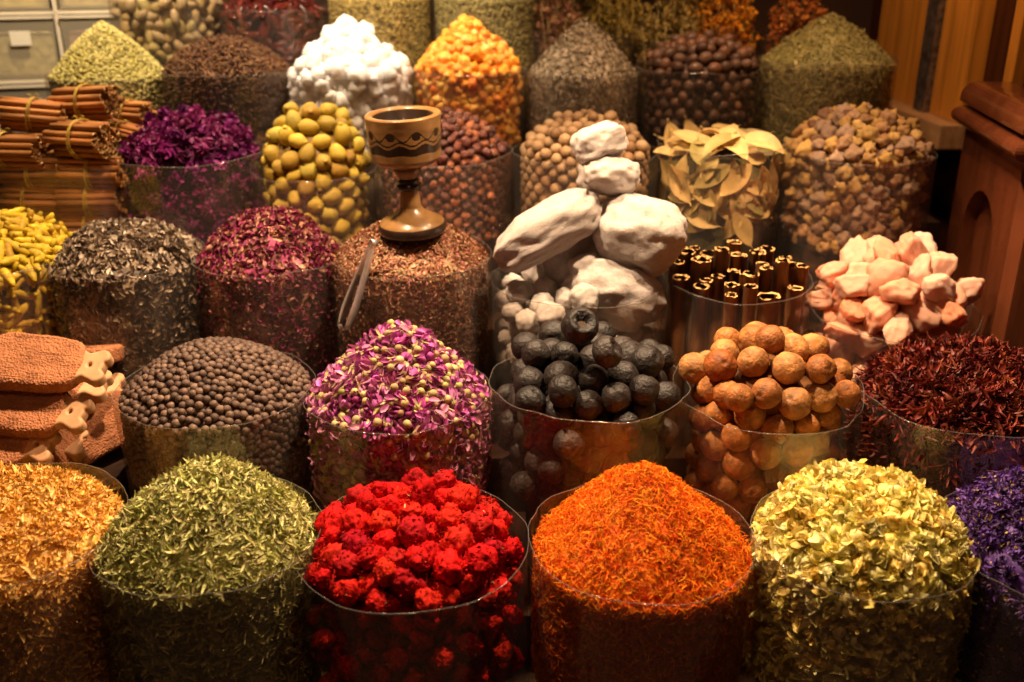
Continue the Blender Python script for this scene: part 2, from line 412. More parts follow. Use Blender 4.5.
def surf_things(name, b, temps, mats, count, cat, group, base_label, where, mind, limit=300, size=(.85, 1.15), tilt=.4, side_tilt=None, sd=.14, off=0.0, inset=0.0, cinset=None,
                rest_name=None, rest_label=None, rest_side=.2, lim=-.1, randrot=False, side=1.0, core_mat=None, per=None, corecol=None):
    pts = surf_points(b, count, sd, lim, mind, inset, side); random.shuffle(pts)
    tall = sorted(pts, key=lambda a: (a[0] - CAM).length + (0 if a[2] else .5))
    fr = []
    for (p, n, top) in tall:
        s = random.uniform(*size); tl = random.gauss(0, tilt if top or side_tilt is None else side_tilt)
        M = rand_rot() if randrot else frame_from(n, random.uniform(0, 2*PI), tl, random.uniform(0, 2*PI))
        q = p - n*(off*s + random.uniform(0, mind*.15)); fr.append((random.randrange(len(temps)), np.array(M)*s, tuple(q), top))
    meshes = [to_mesh(name, t, mats) for t in temps]
    place_things(name, meshes, fr[:limit], cat, group, base_label, b, where)
    rest = [f[:3] for f in fr[limit:]]
    for (p, n, top) in surf_points(b, int(len(pts)*1.3), sd, lim, mind*.8, inset + mind*.75, side):      # the layer beneath
        rest.append((random.randrange(len(temps)), np.array(rand_rot() if randrot else frame_from(n, random.uniform(0, 6.28), random.gauss(0, tilt), 0)), tuple(p - n*(off + mind*.8))))
    c = core(b, (cinset if cinset is not None else mind*.7) + mind*.8)
    ml = list(mats) if isinstance(mats, (list, tuple)) else [mats]
    if core_mat is None:
        rp = [nd for nd in ml[0].node_tree.nodes if nd.type == 'VALTORGB'][0].color_ramp; core_mat = chips((rest_name or name) + '_crumbs', [tuple(e.color)[:3] for e in rp.elements], .8/mind)
    o = scatter_mesh(rest_name or name, temps, rest, ml + [core_mat], c.mat(len(ml)))
    tag(o, rest_label, cat, kind='stuff')
def pack(b, rad, nmax=400, sd=.16, ncand=420, squash=.93, cr=2.0, side_front=.35):
    """drop round pieces one by one into the bag until the heap's dome is full"""
    C = np.zeros((0, 3)); Rr = np.zeros(0); rm = sum(rad)/2; R = b.Ri; cR = R - rm*cr; out = []; fails = 0
    while len(out) < nmax and fails < 12:
        r = random.uniform(*rad); q = RNG.uniform(0, 2*PI, ncand); rho = np.sqrt(RNG.random(ncand))*(R - r); edge = RNG.random(ncand) < .25; rho[edge] = R - r
        x = rho*np.cos(q); y = rho*np.sin(q)
        dm = np.array([b.dome(a, c_) for a, c_ in zip(x, y)])
        zf = np.where((rho < cR) | (y > side_front*R), dm - rm*cr*1.2, b.c.z - sd)
        z = zf + r
        if len(C):
            d2 = (x[:, None] - C[None, :, 0])**2 + (y[:, None] - C[None, :, 1])**2; rr = ((r + Rr)*squash)**2
            h = np.where(d2 < rr[None, :], C[None, :, 2] + np.sqrt(np.maximum(rr[None, :] - d2, 0)), -9); z = np.maximum(z, h.max(1))
        cost = z + r - dm; i = int(np.argmin(cost))
        for sg in (.6, .3, .15):     # let it roll into the nearest hollow
            nx = x[i] + RNG.normal(0, sg*r, 60); ny = y[i] + RNG.normal(0, sg*r, 60); nx[0], ny[0] = x[i], y[i]; nr = np.hypot(nx, ny); f = np.minimum(1, (R - r)/np.maximum(nr, 1e-6)); nx *= f; ny *= f; nr = np.hypot(nx, ny)
            nd = np.array([b.dome(a, c_) for a, c_ in zip(nx, ny)]); nzz = np.where((nr < cR) | (ny > side_front*R), nd - rm*cr*1.2, b.c.z - sd) + r
            if len(C):
                d2 = (nx[:, None] - C[None, :, 0])**2 + (ny[:, None] - C[None, :, 1])**2; rr = ((r + Rr)*squash)**2
                nzz = np.maximum(nzz, np.where(d2 < rr[None, :], C[None, :, 2] + np.sqrt(np.maximum(rr[None, :] - d2, 0)), -9).max(1))
            x, y, z, dm = nx, ny, nzz, nd; cost = z + r - dm; i = int(np.argmin(cost))
        if cost[i] > r*.62: fails += 1; continue
        fails = 0; C = np.vstack([C, [x[i], y[i], z[i]]]); Rr = np.append(Rr, r); out.append((Vector((b.c.x + x[i], b.c.y + y[i], z[i])), r, z[i] + r*1.2 > b.c.z))
    # leave out what the camera cannot reach
    keep = []
    for (p, r, top) in out:
        dv = (CAM - p).normalized(); hid = 0
        for (p2, r2, _) in out:
            if p2 is p: continue
            v = p2 - p; t = v.dot(dv)
            if t > 0 and (v - dv*t).length < r2*.68: hid += 1
        if hid < 2: keep.append((p, r, top))
    return keep

# ------------------------------------------------------------------ the setting: floor, stepped counter, walls
Y1, Y2, Y3, Y4, Y5, Y6 = 1.15, 1.46, 1.77, 2.07, 2.36, 2.63
def struct(o): o['kind'] = 'structure'; return o
struct(build('floor', box((0, 2.5, -.01), (8, 7, .02)), mat('floor_tile', [(.10, .07, .05)], ns=8, rough=.5, var=0)))
CZ = [P(512, py, Y).z - .34 for py, Y in ((540, Y1), (380, Y2), (255, Y3), (150, Y4), (62, Y5), (5, Y6))]
ys = [Y1 - .17, Y2 - .155, Y3 - .155, Y4 - .152, Y5 - .14, Y6 - .132, 2.95]
XR = [(1.15, 1.15), (1.0, 1.0), (.865, .865), (.90, .90), (.98, .98), (.97, .97)]
tiers = []
for i in range(6):
    y0, y1, (xa, xb) = ys[i], ys[i + 1] - .0005 if i < 5 else 2.93, XR[i]
    V = [(-1.75, y0, 0), (xa, y0, 0), (xb, y1, 0), (-1.75, y1, 0), (-1.75, y0, CZ[i]), (xa, y0, CZ[i]), (xb, y1, CZ[i]), (-1.75, y1, CZ[i])]
    tiers.append(T(V, [(3, 2, 1, 0), (4, 5, 6, 7), (0, 1, 5, 4), (1, 2, 6, 5), (2, 3, 7, 6), (3, 0, 4, 7)], smooth=False))
tag(build('stepped_counter', combine(tiers), DARKWOOD), 'dark wooden stepped counter carrying all the spice bags', 'counter')
WOODOR = mat('amber_varnished_wood', [(.62, .25, .035)], wood=(45, 45, 3.5), ns=1, noise_mix=.35, rough=.38, bump=.15, var=0, coat=.2)
WOODDK = mat('dark_red_varnished_wood', [(.06, .016, .006)], wood=(45, 45, 3), ns=1, noise_mix=.4, rough=.4, bump=.15, var=0)
STEEL = mat('worn_dull_metal', [(.30, .25, .22)], ns=60, noise_mix=.6, rough=.45, metal=.85, bump=.2, var=0)
BLACK = mat('black_paint', [(.012, .010, .012)], rough=.5, var=0)
# right-hand wall runs obliquely; W0 -> W1 on plan
W0 = P(885, 95, 2.71); W1 = P(950, 120, 2.323); wd = Vector((W1.x - W0.x, W1.y - W0.y, 0)).normalized(); wn = Vector((wd.y, -wd.x, 0))   # wn points out of the room
if wn.x < 0: wn = -wn
def wall_at(px, py=70):   # distance along the wall from W0 that stands in that direction
    k = (px - 512)/F/(CT + (341 - py)/F*ST); return (k*W0.y - W0.x)/(wd.x - k*wd.y)
wang = math.atan2(wd.y, wd.x); LZ = W0.z
def wallbox(name, t0, t1, z0, z1, n0, n1, m, bev=.002, kind=True):
    c = W0 + wd*(t0 + t1)/2 + wn*(n0 + n1)/2; o = build(name, box((0, 0, 0), (t1 - t0, n1 - n0, z1 - z0), bev), m, loc=(c.x, c.y, (z0 + z1)/2), rot=(0, 0, wang if (Matrix.Rotation(wang, 3, 'Z') @ Vector((0, 1, 0))).dot(wn) > 0 else wang))
    if kind: struct(o)
    return o
wallbox('wall_right', -.24, wall_at(1090), .0, 2.6, .03, .08, WOODDK)
tA, tB, tC, tD, tE, tF = [wall_at(p) for p in (882, 927, 938, 972, 1001, 1012)]
wallbox('trim_1', tA - .045, tB, LZ, 2.6, -.005, .03, WOODOR)          # amber panel behind the herb bag
wallbox('trim_2', tB, tC, LZ, 2.6, -.022, .03, STEEL)                 # metal upright
wallbox('trim_3', tC + .004, tD, LZ, 2.6, -.008, .03, WOODOR)
wallbox('trim_4', tE - .012, tE + .004, LZ - .1, 2.6, .012, .03, BLACK)
wallbox('trim_5', tE + .006, tF, LZ - .1, 2.6, .004, .03, WOODOR)
wallbox('trim_6', tA - .06, tD + .010, LZ - .055, LZ, -.055, .03, mat('pale_worn_ledge_wood', [(.40, .22, .10)], wood=(6, 60, 30), ns=1, rough=.5, bump=.2, var=0), .004)
struct(build('wall_back', box((-.45, 2.98, 1.3), (3.4, .06, 2.6)), mat('dark_back_wall', [(.05, .022, .010)], ns=5, rough=.7, var=0)))
struct(build('wall_left', box((-1.82, 1.9, 1.3), (.06, 2.1, 2.6)), mat('left_wall', [(.20, .16, .13)], ns=5, rough=.7, var=0)))

# carved cabinet at the right edge
def carved_cabinet():
    a = P(966, 126, 2.045); bb = P(1024, 163, 1.689); d = Vector((bb.x - a.x, bb.y - a.y, 0)); Lf = d.length; ang = math.atan2(d.y, d.x)
    RW = mat('red_brown_glossy_wood', [(.13, .036, .014)], wood=(30, 30, 5), ns=1, noise_mix=.3, rough=.24, bump=.5, var=0, coat=.5)
    zt = a.z; root = empty('wooden_cabinet', (a.x, a.y, 0), ang)
    tag(root, 'glossy red-brown carved wooden cabinet with moulded top at right edge', 'cabinet')
    D = .045; s = 1 if (Matrix.Rotation(ang, 3, 'Z') @ Vector((0, 1, 0))).x > 0 else -1
    # body with arched recess in its long face: built from a polygon with an arch-shaped hole
    cu = bpy.data.curves.new('body', 'CURVE'); cu.dimensions = '2D'; cu.fill_mode = 'BOTH'; cu.extrude = .012
    def poly(pts):
        sp = cu.splines.new('POLY'); sp.points.add(len(pts) - 1); sp.use_cyclic_u = True
        for i, (x, z) in enumerate(pts): sp.points[i].co = (x, z, 0, 1)
    poly([(0, 0), (Lf, 0), (Lf, zt), (0, zt)])
    aw = Lf*.27; ax = Lf*.50; at = zt - .19
    poly([(ax - aw, .12)] + [(ax - aw*math.cos(i/12*PI), at + aw*1.0*math.sin(i/12*PI)) for i in range(13)] + [(ax + aw, .12)])
    tmp = bpy.data.objects.new('tmp', cu); me = bpy.data.meshes.new_from_object(tmp); bpy.data.objects.remove(tmp)
    me.materials.clear(); me.materials.append(RW)
    me.transform(Matrix.Translation((0, s*.012, 0)) @ Matrix.Rotation(PI/2, 4, 'X'))
    o = bpy.data.objects.new('front_panel', me); link(o, root)
    build('body', box((Lf/2, s*(D/2 + .024), zt/2), (Lf, D, zt), .003), RW, parent=root)
    # moulded top: a stack of rolls
    pr = [(0, 0), (.004, .001)] + [(.006 + .020*math.cos(a), .021 + .018*math.sin(a)) for a in [(-80 + 160*i/9)*PI/180 for i in range(10)]] + [(.002, .043), (.002, .048)] + \
        [(-.010 + .026*math.cos(a), .056 + .034*math.sin(a)) for a in [(-12 + 100*i/9)*PI/180 for i in range(10)]] + [(-.022, .091)]
    V, Fs = [], []
    for (o_, z) in pr:
        x0, x1, y0, y1 = -o_, Lf + o_, -o_, D + .03 + o_
        for (x, y) in ((x0, y0), (x1, y0), (x1, y1), (x0, y1)): V.append((x, s*y, zt + z))
    for i in range(len(pr) - 1):
        for k in range(4): Fs.append((i*4 + k, i*4 + (k + 1) % 4, (i + 1)*4 + (k + 1) % 4, (i + 1)*4 + k))
    Fs += [(3, 2, 1, 0), tuple((len(pr) - 1)*4 + k for k in range(4))]
    build('moulded_top', T(V, Fs, smooth=False), RW, parent=root)
carved_cabinet()

# ------------------------------------------------------------------ piece templates shared by the heaps
def flakes(n, L, W, curl, cup, seg=4, tip=.8, sd=0, twist=.5):
    r = random.Random(sd); return [petal(L*r.uniform(.8, 1.25), W*r.uniform(.75, 1.2), r.uniform(*curl), r.uniform(*cup), seg, sd + i, tip, r.uniform(-twist, twist)) for i in range(n)]
def thread(L, r, bend, seed, ns=3, seg=4):
    q = random.Random(seed); a = q.uniform(0, 6); pts = []
    for i in range(seg + 1):
        t = i/seg - .5; pts.append((L*t, L*bend*(.25 - t*t)*math.cos(a) + q.uniform(-.03, .03)*L, L*bend*(.25 - t*t)*math.sin(a)))
    return tube(pts, [r*.5] + [r]*(seg - 1) + [r*.35], ns, cap=False)
def cluster(nlay, seed, size, L, W, curl, cup, core_t=None, tip=.6):
    """a crumpled flower: petals pointing outwards around a centre"""
    q = random.Random(seed); ts = [] if core_t is None else [core_t]
    for i in range(nlay):
        n = Vector((q.gauss(0, 1), q.gauss(0, 1), q.gauss(0, 1))).normalized()
        M = Matrix.Translation(n*size*q.uniform(.55, 1)) @ frame_from(n, q.uniform(0, 6.28), q.uniform(.2, 1.3), q.uniform(0, 6.28)).to_4x4()
        ts.append(petal(L*q.uniform(.7, 1.2), W*q.uniform(.7, 1.2), q.uniform(*curl), q.uniform(*cup), 3, seed*31 + i, tip, q.uniform(-.6, .6)).xf(M))
    return combine(ts)

# ================================================================== ROW 1 (front)
# orange-yellow petals
b = Bag(2, 530, 238, 466, Y1, 'flat', nzamp=.008, seed=1)
m = mat('dried_marigold_petal', [(.70, .34, .05), (.86, .50, .09), (.90, .62, .20), (.52, .20, .03)], rnd='island', rough=.55, ns=200, transl=.2, var=.2)
scatter_stuff('marigold_petals', b, flakes(8, .018, .0055, (1.2, 4.2), (.3, 1.0), sd=3, seg=5), m, 6800, 'heap of curled golden orange dried petals in the front left bag', 'dried petals', tilt=.7, depthj=.006, side_tilt=.5)
make_bag(b, 'clear plastic bag around the golden orange petals at the front left', up=.012, seed=5)
# green leaves
b = Bag(209, 532, 222, 456, Y1, 'dome', nzamp=.007, seed=2)
m = mat('dried_green_leaf', [(.28, .28, .06), (.46, .47, .13), (.78, .76, .34), (.54, .46, .18), (.15, .16, .04)], rnd='island', rough=.55, ns=150, transl=.15, var=.25)
scatter_stuff('dried_green_leaves', b, flakes(8, .021, .0060, (.2, 2.0), (.4, 1.1), sd=11, tip=.9), m, 6800, 'heap of small curled dried green leaves in a front row bag', 'dried leaves', tilt=.65, depthj=.006, side_tilt=.3)
make_bag(b, 'clear plastic bag around the dried green leaves', up=.004, seed=2)
# red flowers
b = Bag(413, 548, 230, 474, Y1, 'flat', nzamp=.010, seed=3)
m = mat('red_dried_flower', [(.46, .004, .006), (.62, .008, .008), (.60, .022, .008), (.30, .002, .010)], rnd='object', rough=.7, ns=180, noise_mix=.5, bump=.6, bs=420, var=.15, spec=.08)
mg = mat('pale_dry_sepal', [(.55, .36, .16)], rough=.6, var=.2, ns=200)
reds = []
for i in range(5):
    cr = blob(4, .22, 1.7, i*3.3, (.0185, .0172, .0140), oct2=.20)
    pts = cluster(190, i + 5, .0188, .0056, .0032, (.8, 3.0), (.3, 1.1), cr)
    sep = cluster(3, i + 50, .016, .009, .003, (.3, 1), (.2, .5)).mat(1)
    reds.append(combine([pts, sep]))
fr = [(random.randrange(5), np.array(rand_rot())*random.uniform(.82, 1.12)*r/.019, p, t) for (p, r, t) in pack(b, (.0155, .0260), 240, .20, squash=.80)]
meshes = [to_mesh('red_flower', t, [m, mg]) for t in reds]
place_things('red_flower', meshes, fr, 'dried flower', 'crumpled red flowers in the front row bag', 'crumpled scarlet dried flower', b, 'the red heap')
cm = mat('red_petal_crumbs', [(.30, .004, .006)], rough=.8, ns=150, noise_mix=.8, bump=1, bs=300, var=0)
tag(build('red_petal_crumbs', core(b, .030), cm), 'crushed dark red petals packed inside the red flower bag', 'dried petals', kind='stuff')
make_bag(b, 'clear plastic bag around the red flowers, rim standing clear of the heap', up=.012, seed=8, wob=.005)
# saffron
b = Bag(641, 541, 222, 460, Y1, 'peak', nzamp=.013, seed=4)
m = mat('orange_safflower_thread', [(.86, .11, .004), (.95, .20, .006), (.98, .38, .02), (.60, .04, .003)], spec=.1, rnd='island', rough=.6, ns=200, var=.18, transl=.1)
scatter_stuff('safflower_threads', b, [thread(.016, .0006, .9, i) for i in range(6)] + flakes(3, .015, .0020, (.5, 2), (.3, 1), sd=6, seg=3), m, 15000,
              'pointed heap of fine bright orange threads in the front centre bag', 'dried petals', tilt=.6, depthj=.004, inset=.004, side_tilt=.25)
make_bag(b, 'clear plastic bag around the fine orange threads', up=.010, seed=14)
# yellow flowers
b = Bag(861, 541, 214, 463, Y1, 'flat', nzamp=.010, seed=5)
m = mat('pale_yellow_flower', [(.92, .78, .20), (.95, .84, .28), (.96, .88, .42), (.88, .64, .15), (.82, .76, .24)], rnd='object', rough=.55, ns=160, transl=.2, var=.15, noise_mix=.3)
yel = [cluster(13, i + 70, .0090, .021, .0135, (.3, 2.0), (.5, 1.3), blob(2, .3, 2, i, (.0085, .008, .008)), tip=.45) for i in range(6)]
surf_things('yellow_flower', b, yel, m, 520, 'dried flower', 'pale yellow flowers in the front row bag', 'crumpled pale yellow dried flower', 'the yellow heap', .0150, 300, (.85, 1.35), sd=.19, off=.006, randrot=True,
            cinset=.012, rest_name='yellow_flower_petals', rest_label='loose pale yellow petals packed deep in the yellow flower bag')
make_bag(b, 'clear plastic bag around the pale yellow flowers, rim standing clear behind', up=.010, seed=21)
# purple flowers
b = Bag(1050, 545, 218, 462, Y1, 'flat', nzamp=.010, seed=6)
m = mat('violet_flower', [(.060, .016, .16), (.11, .035, .26), (.17, .08, .34), (.05, .015, .10)], rnd='object', rough=.55, ns=160, transl=.15, var=.2)
m2 = mat('violet_flower_centre', [(.50, .34, .09)], rough=.6, ns=160, var=.2)
vio = [combine([cluster(18, i + 90, .0075, .013, .005, (.5, 2.6), (.4, 1.2), tip=.7), cluster(3, i + 120, .007, .008, .004, (.5, 2), (.3, .6)).mat(1)]) for i in range(6)]
surf_things('violet_flower', b, vio, [m, m2], 420, 'dried flower', 'violet flowers in the front row bag', 'shrivelled deep violet dried flower', 'the violet heap', .0125, 300, (.8, 1.2), sd=.19, off=.004, randrot=True,
            cinset=.010, rest_name='violet_petals', rest_label='loose violet petals packed deep in the violet flower bag')
make_bag(b, 'clear plastic bag around the violet flowers at the right edge', up=.008, seed=23)

# ================================================================== ROW 2
# allspice berries
b = Bag(217, 388, 192, 339, Y2, 'dome', nzamp=.003, seed=7)
m = mat('allspice_berry', [(.095, .055, .042), (.14, .085, .062), (.19, .12, .085), (.07, .042, .034)], rough=.5, ns=300, noise_mix=.4, bump=.4, bs=500, var=.25, sss=0)
surf_things('allspice_berry', b, [blob(2, .10, 1.5, i, (.0064, .0064, .0062)) for i in range(3)], m, 1500, 'spice berry', 'round brown berries in the second row', 'small round dark brown berry', 'the brown berry heap', .0096, 300, (.9, 1.12), sd=.12, off=.002, inset=.004,
            cinset=.006, rest_name='allspice_berries', rest_label='remaining small round brown berries filling the second row bag', rest_side=.12)
make_bag(b, 'clear plastic bag around the small round brown berries', up=.006, seed=31)
# rosebuds
b = Bag(398, 392, 184, 322, Y2, 'peak', nzamp=.008, seed=8)
mp = mat('magenta_bud_petal', [(.42, .05, .26), (.56, .12, .44), (.62, .26, .40), (.32, .03, .18)], rnd='object', rough=.5, ns=120, var=.25, transl=.15)
mq = mat('olive_bud_calyx', [(.40, .34, .12), (.54, .42, .20), (.34, .20, .09)], rnd='object', rough=.6, ns=120, var=.2)
buds = []
for i in range(6):
    q = random.Random(i + 3); ts = [blob(2, .15, 2, i, (.0095, .0062, .0062)), blob(2, .1, 2, i, (.0062, .0064, .0064)).xf(Matrix.Translation((-.0062, 0, 0))).mat(1)]
    for k in range(5):
        a = k*1.25 + q.random(); ts.append(petal(.0170, .0125, q.uniform(-.2, .9), .75, 3, i*7 + k, .45).xf(Matrix.Rotation(a, 4, 'X') @ Matrix.Translation((.0030 + q.uniform(0, .003), 0, .0060 + q.uniform(0, .0015))) @ Matrix.Rotation(q.uniform(-.35, .20), 4, 'Y')))
    for k in range(4): ts.append(petal(.014, .0042, .7, .3, 3, i*9 + k).mat(1).xf(Matrix.Rotation(k*1.6 + q.random(), 4, 'X') @ Matrix.Translation((-.002, 0, .0082)) @ Matrix.Rotation(q.uniform(-.3, .1), 4, 'Y')))
    buds.append(combine(ts))
surf_things('rosebud', b, buds, [mp, mq], 620, 'dried rosebud', 'purple pink rosebuds in the second row', 'dried purple and green rosebud', 'the rosebud heap', .0125, 300, (.85, 1.15), sd=.15, off=.003, randrot=True, inset=.004,
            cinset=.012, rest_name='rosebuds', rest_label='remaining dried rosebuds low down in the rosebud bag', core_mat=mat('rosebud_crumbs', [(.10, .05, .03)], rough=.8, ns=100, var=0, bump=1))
make_bag(b, 'clear plastic bag around the purple rosebuds', up=.004, seed=33)
# limes
def lime(seed, crater=False):
    q = random.Random(seed); lob = q.choice((8, 9, 10)); ell = q.uniform(.90, 1.0)
    def fn(v):
        a = math.atan2(v.y, v.x) + .35*nz(v, 1.5, seed + 3); pole = abs(v.z)
        rib = .020*(abs(math.cos(a*lob/2))**.6)*(.4 + pole)*(1 if pole < .97 else .3)
        k = .985 + .06*nz(v, 1.3, seed) + .022*nz(v, 5, seed) + rib*(1 if nz(v, 1.1, seed + 5) > -.25 else .3)
        k -= .16*math.exp(-((1 - v.z))/.012); k += .07*math.exp(-((1 + v.z))/.010); k -= .05*max(0, nz(v, 2.2, seed + 8) - .25)*3
        if crater:
            c = Vector((.05, 0, 1)).normalized().dot(v)
            if c > .80: k *= 1 - .72*min(1, (c - .80)/.07)
        return Vector((v.x*k, v.y*k, v.z*k*ell))
    return ico(4, fn)
limes = [lime(i) for i in range(4)]
mb = mat('black_lime_skin', [(.018, .013, .011), (.028, .020, .017), (.042, .031, .027)], rough=.52, spec=.35, ns=2.2, noise_mix=.6, bump=1.0, bs=5, bdist=.0022, var=.35)
b = Bag(588, 378, 196, 326, Y2, 'flat', nzamp=.006, seed=9)
SPL = [(P(580, 326, b.c.y - .050), .0285), (P(607, 352, b.c.y - .082), .025)]
pk = [a for a in pack(b, (.0230, .0285), 140, .19, squash=.93) if all((a[0] - c_).length > (a[1] + r_)*.86 for c_, r_ in SPL)]
dark_fr = [(random.randrange(4), np.array(rand_rot())*r, p, t) for (p, r, t) in pk]
meshes = [to_mesh('black_lime', t, mb) for t in limes]
place_things('black_lime', meshes, dark_fr, 'dried lime', 'black dried limes in the second row', 'black dried lime', b, 'the black heap', ordinal=True, per_row=7)
mi = mat('lime_pith', [(.16, .10, .06)], rough=.7, ns=80, noise_mix=.8, var=0)
def special(k, label, rot):
    p, r = SPL[k]; o = build('black_lime', lime(77 + k, True), mb, loc=p, rot=rot); o.scale = (r, r, r)
    tag(o, label, 'dried lime', 'black dried limes in the second row')
    build('pith', blob(2, .3, 2, 4, (.50, .50, .12)).xf(Matrix.Translation((.03, 0, .22))), mi, parent=o)
special(0, 'hollow black dried lime with a round hole, crowning the black heap', (.75, .25, 0))
special(1, 'broken open black dried lime just below the hollow one', (.9, .35, 1))
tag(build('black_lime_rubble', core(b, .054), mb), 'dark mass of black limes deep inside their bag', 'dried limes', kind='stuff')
make_bag(b, 'clear plastic bag around the black limes, front sagging low', up=-.002, dipfront=-.006, seed=35, wob=.006)
mo = mat('tan_lime_skin', [(.38, .135, .034), (.44, .18, .050), (.46, .21, .07), (.30, .085, .018)], spec=.25, rough=.55, ns=1.6, noise_mix=.5, bump=1.0, bs=5, bdist=.0022, var=.2)
b = Bag(768, 384, 186, 318, Y2, 'full', nzamp=.006, seed=10)
pk = pack(b, (.0215, .0268), 150, .20, squash=.93)
fr = [(random.randrange(4), np.array(rand_rot())*r, p, t) for (p, r, t) in pk]
meshes = [to_mesh('tan_lime', t, mo) for t in limes]
place_things('tan_lime', meshes, fr, 'dried lime', 'tan dried limes in the second row', 'tan orange dried lime', b, 'the tan heap', ordinal=True, per_row=7)
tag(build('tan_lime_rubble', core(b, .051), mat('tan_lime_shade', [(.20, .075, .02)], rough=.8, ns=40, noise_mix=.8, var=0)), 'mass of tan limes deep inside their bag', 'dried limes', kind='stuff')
make_bag(b, 'clear plastic bag around the tan orange limes, creased across the front', up=-.004, dipfront=.010, seed=37, wob=.007)
# hibiscus
b = Bag(966, 392, 206, 340, Y2, 'flat', nzamp=.012, seed=11)
m = mat('hibiscus_calyx', [(.08, .008, .008), (.14, .014, .011), (.22, .032, .016), (.055, .006, .008), (.30, .07, .03)], rnd='object', rough=.45, ns=160, transl=.1, var=.25)
hib = [cluster(12, i + 200, .011, .034, .0095, (.6, 2.8), (.4, 1.3), tip=.6) for i in range(6)]
surf_things('hibiscus_flower', b, hib, m, 420, 'dried flower', 'dark red hibiscus in the second row', 'curled dark red hibiscus flower', 'the dark red heap', .0150, 300, (.75, 1.2), sd=.15, off=.004, randrot=True,
            cinset=.012, rest_name='hibiscus_flowers', rest_label='remaining dark red hibiscus low in its bag')
make_bag(b, 'clear plastic bag around the dark red hibiscus', up=.002, seed=39, wob=.006)

# foot scrubbers at the left
mpad = mat('terracotta_rough_pad', [(.40, .155, .068)], rough=.75, ns=40, noise_mix=.25, bump=1.0, var=.1, vor=260)
mhd = mat('pale_terracotta', [(.60, .33, .17)], rough=.6, ns=40, noise_mix=.2, bump=.2, var=.1)
def curve_mesh(name, outlines, ext, bev, m):
    cu = bpy.data.curves.new(name, 'CURVE'); cu.dimensions = '2D'; cu.fill_mode = 'BOTH'; cu.extrude = ext; cu.bevel_depth = bev; cu.bevel_resolution = 3
    for pts in outlines:
        sp = cu.splines.new('BEZIER'); sp.bezier_points.add(len(pts) - 1); sp.use_cyclic_u = True; sp.resolution_u = 5
        for i, (x, y) in enumerate(pts):
            p = sp.bezier_points[i]; p.co = (x, y, 0); p.handle_left_type = p.handle_right_type = 'AUTO'
    tmp = bpy.data.objects.new('tmp', cu); me = bpy.data.meshes.new_from_object(tmp); bpy.data.objects.remove(tmp)
    me.materials.clear(); me.materials.append(m); return me
pad_out = [(-.095, -.022), (-.088, -.036), (-.03, -.041), (.030, -.038), (.052, -.031), (.060, -.012), (.060, .012), (.052, .031), (.030, .038), (-.03, .041), (-.088, .036), (-.095, .022)]
head_out = [(.02, -.030), (.048, -.0315), (.060, -.024), (.072, -.0185), (.086, -.0225), (.098, -.0255), (.1050, -.0165), (.0985, -.0085), (.0990, 0), (.0985, .0085), (.1050, .0165), (.098, .0255), (.086, .0225), (.072, .0185), (.060, .024), (.048, .0315), (.02, .030)]
hole = [(.0800, -.0080), (.0875, 0), (.0800, .0080), (.0725, 0)]
ME_PAD = curve_mesh('rough_pad', [pad_out], .0075, .007, mpad); ME_HEAD = curve_mesh('smooth_head', [head_out, hole], .0065, .0045, mhd)
# ridged surface of the pad as real relief
def rough_pad_mesh():
    bm = bmesh.new(); bm.from_mesh(ME_PAD); bmesh.ops.triangulate(bm, faces=bm.faces[:])
    for _ in range(3):
        es = [e for e in bm.edges if e.calc_length() > .0045]
        if es: bmesh.ops.subdivide_edges(bm, edges=es, cuts=1)
    bm.normal_update()
    for v in bm.verts:
        h = noise.noise(Vector((v.co.x*420 + 2*math.sin(v.co.y*150), v.co.y*260, v.co.z*400))); v.co += v.normal*h*.0013
    me = bpy.data.meshes.new('rough_pad'); bm.to_mesh(me); bm.free(); me.materials.append(mpad)
    for p in me.polygons: p.use_smooth = True
    return me
ME_PAD2 = rough_pad_mesh()
def scrubber(loc, rz, pitch, roll, label):
    o = empty('foot_scrubber', loc, 0); o.rotation_euler = Euler((roll + .30, pitch, rz), 'XYZ'); o.scale = (.93, .98, .98); tag(o, label, 'foot scrubber', 'terracotta foot scrubbers stacked at the left')
    h = bpy.data.objects.new('smooth_head', ME_HEAD); link(h, o); h['label'] = 'pale smooth notched head with a small hole'
    link(bpy.data.objects.new('rough_pad', ME_PAD2), o)
sx = P(60, 360, Y2 - .03)
SC = [  # px, py of centre, forward distance, turn, pitch, roll, label
    (46, 364, 1.44, -.10, .05, .28, 'terracotta foot scrubber on top of the pile, pale notched head to the right'),
    (64, 356, 1.60, 3.30, 0, .0, 'plain terracotta foot scrubber lying behind the topmost one'),
    (48, 384, 1.50, -.02, .04, .12, 'terracotta foot scrubber directly under the topmost one'),
    (62, 392, 1.56, .22, .02, .10, 'terracotta foot scrubber poking its holed head out toward the brown berries'),
    (28, 408, 1.41, -.16, .07, .32, 'large terracotta foot scrubber in the middle layer with notched head'),
    (-20, 384, 1.50, .10, 0, 0, 'terracotta foot scrubber mostly hidden under the top layer at the edge'),
    (22, 424, 1.50, .12, 0, .05, 'terracotta foot scrubber buried in the middle of the pile'),
    (-6, 442, 1.39, -.12, .04, .34, 'terracotta foot scrubber in the lowest visible layer by golden petals'),
    (22, 446, 1.44, .10, .02, .10, 'pale terracotta foot scrubber lying low in a gap of the pile'),
    (102, 424, 1.50, .95, -.10, .75, 'terracotta foot scrubber propped on edge against the brown berry bag')]
for (px, py, Y, rz, pi_, ro, lb) in SC: scrubber(P(px, py, Y), rz, pi_, ro, lb)
b = Bag(45, 420, 150, 400, 1.49, 'flat', seed=3)
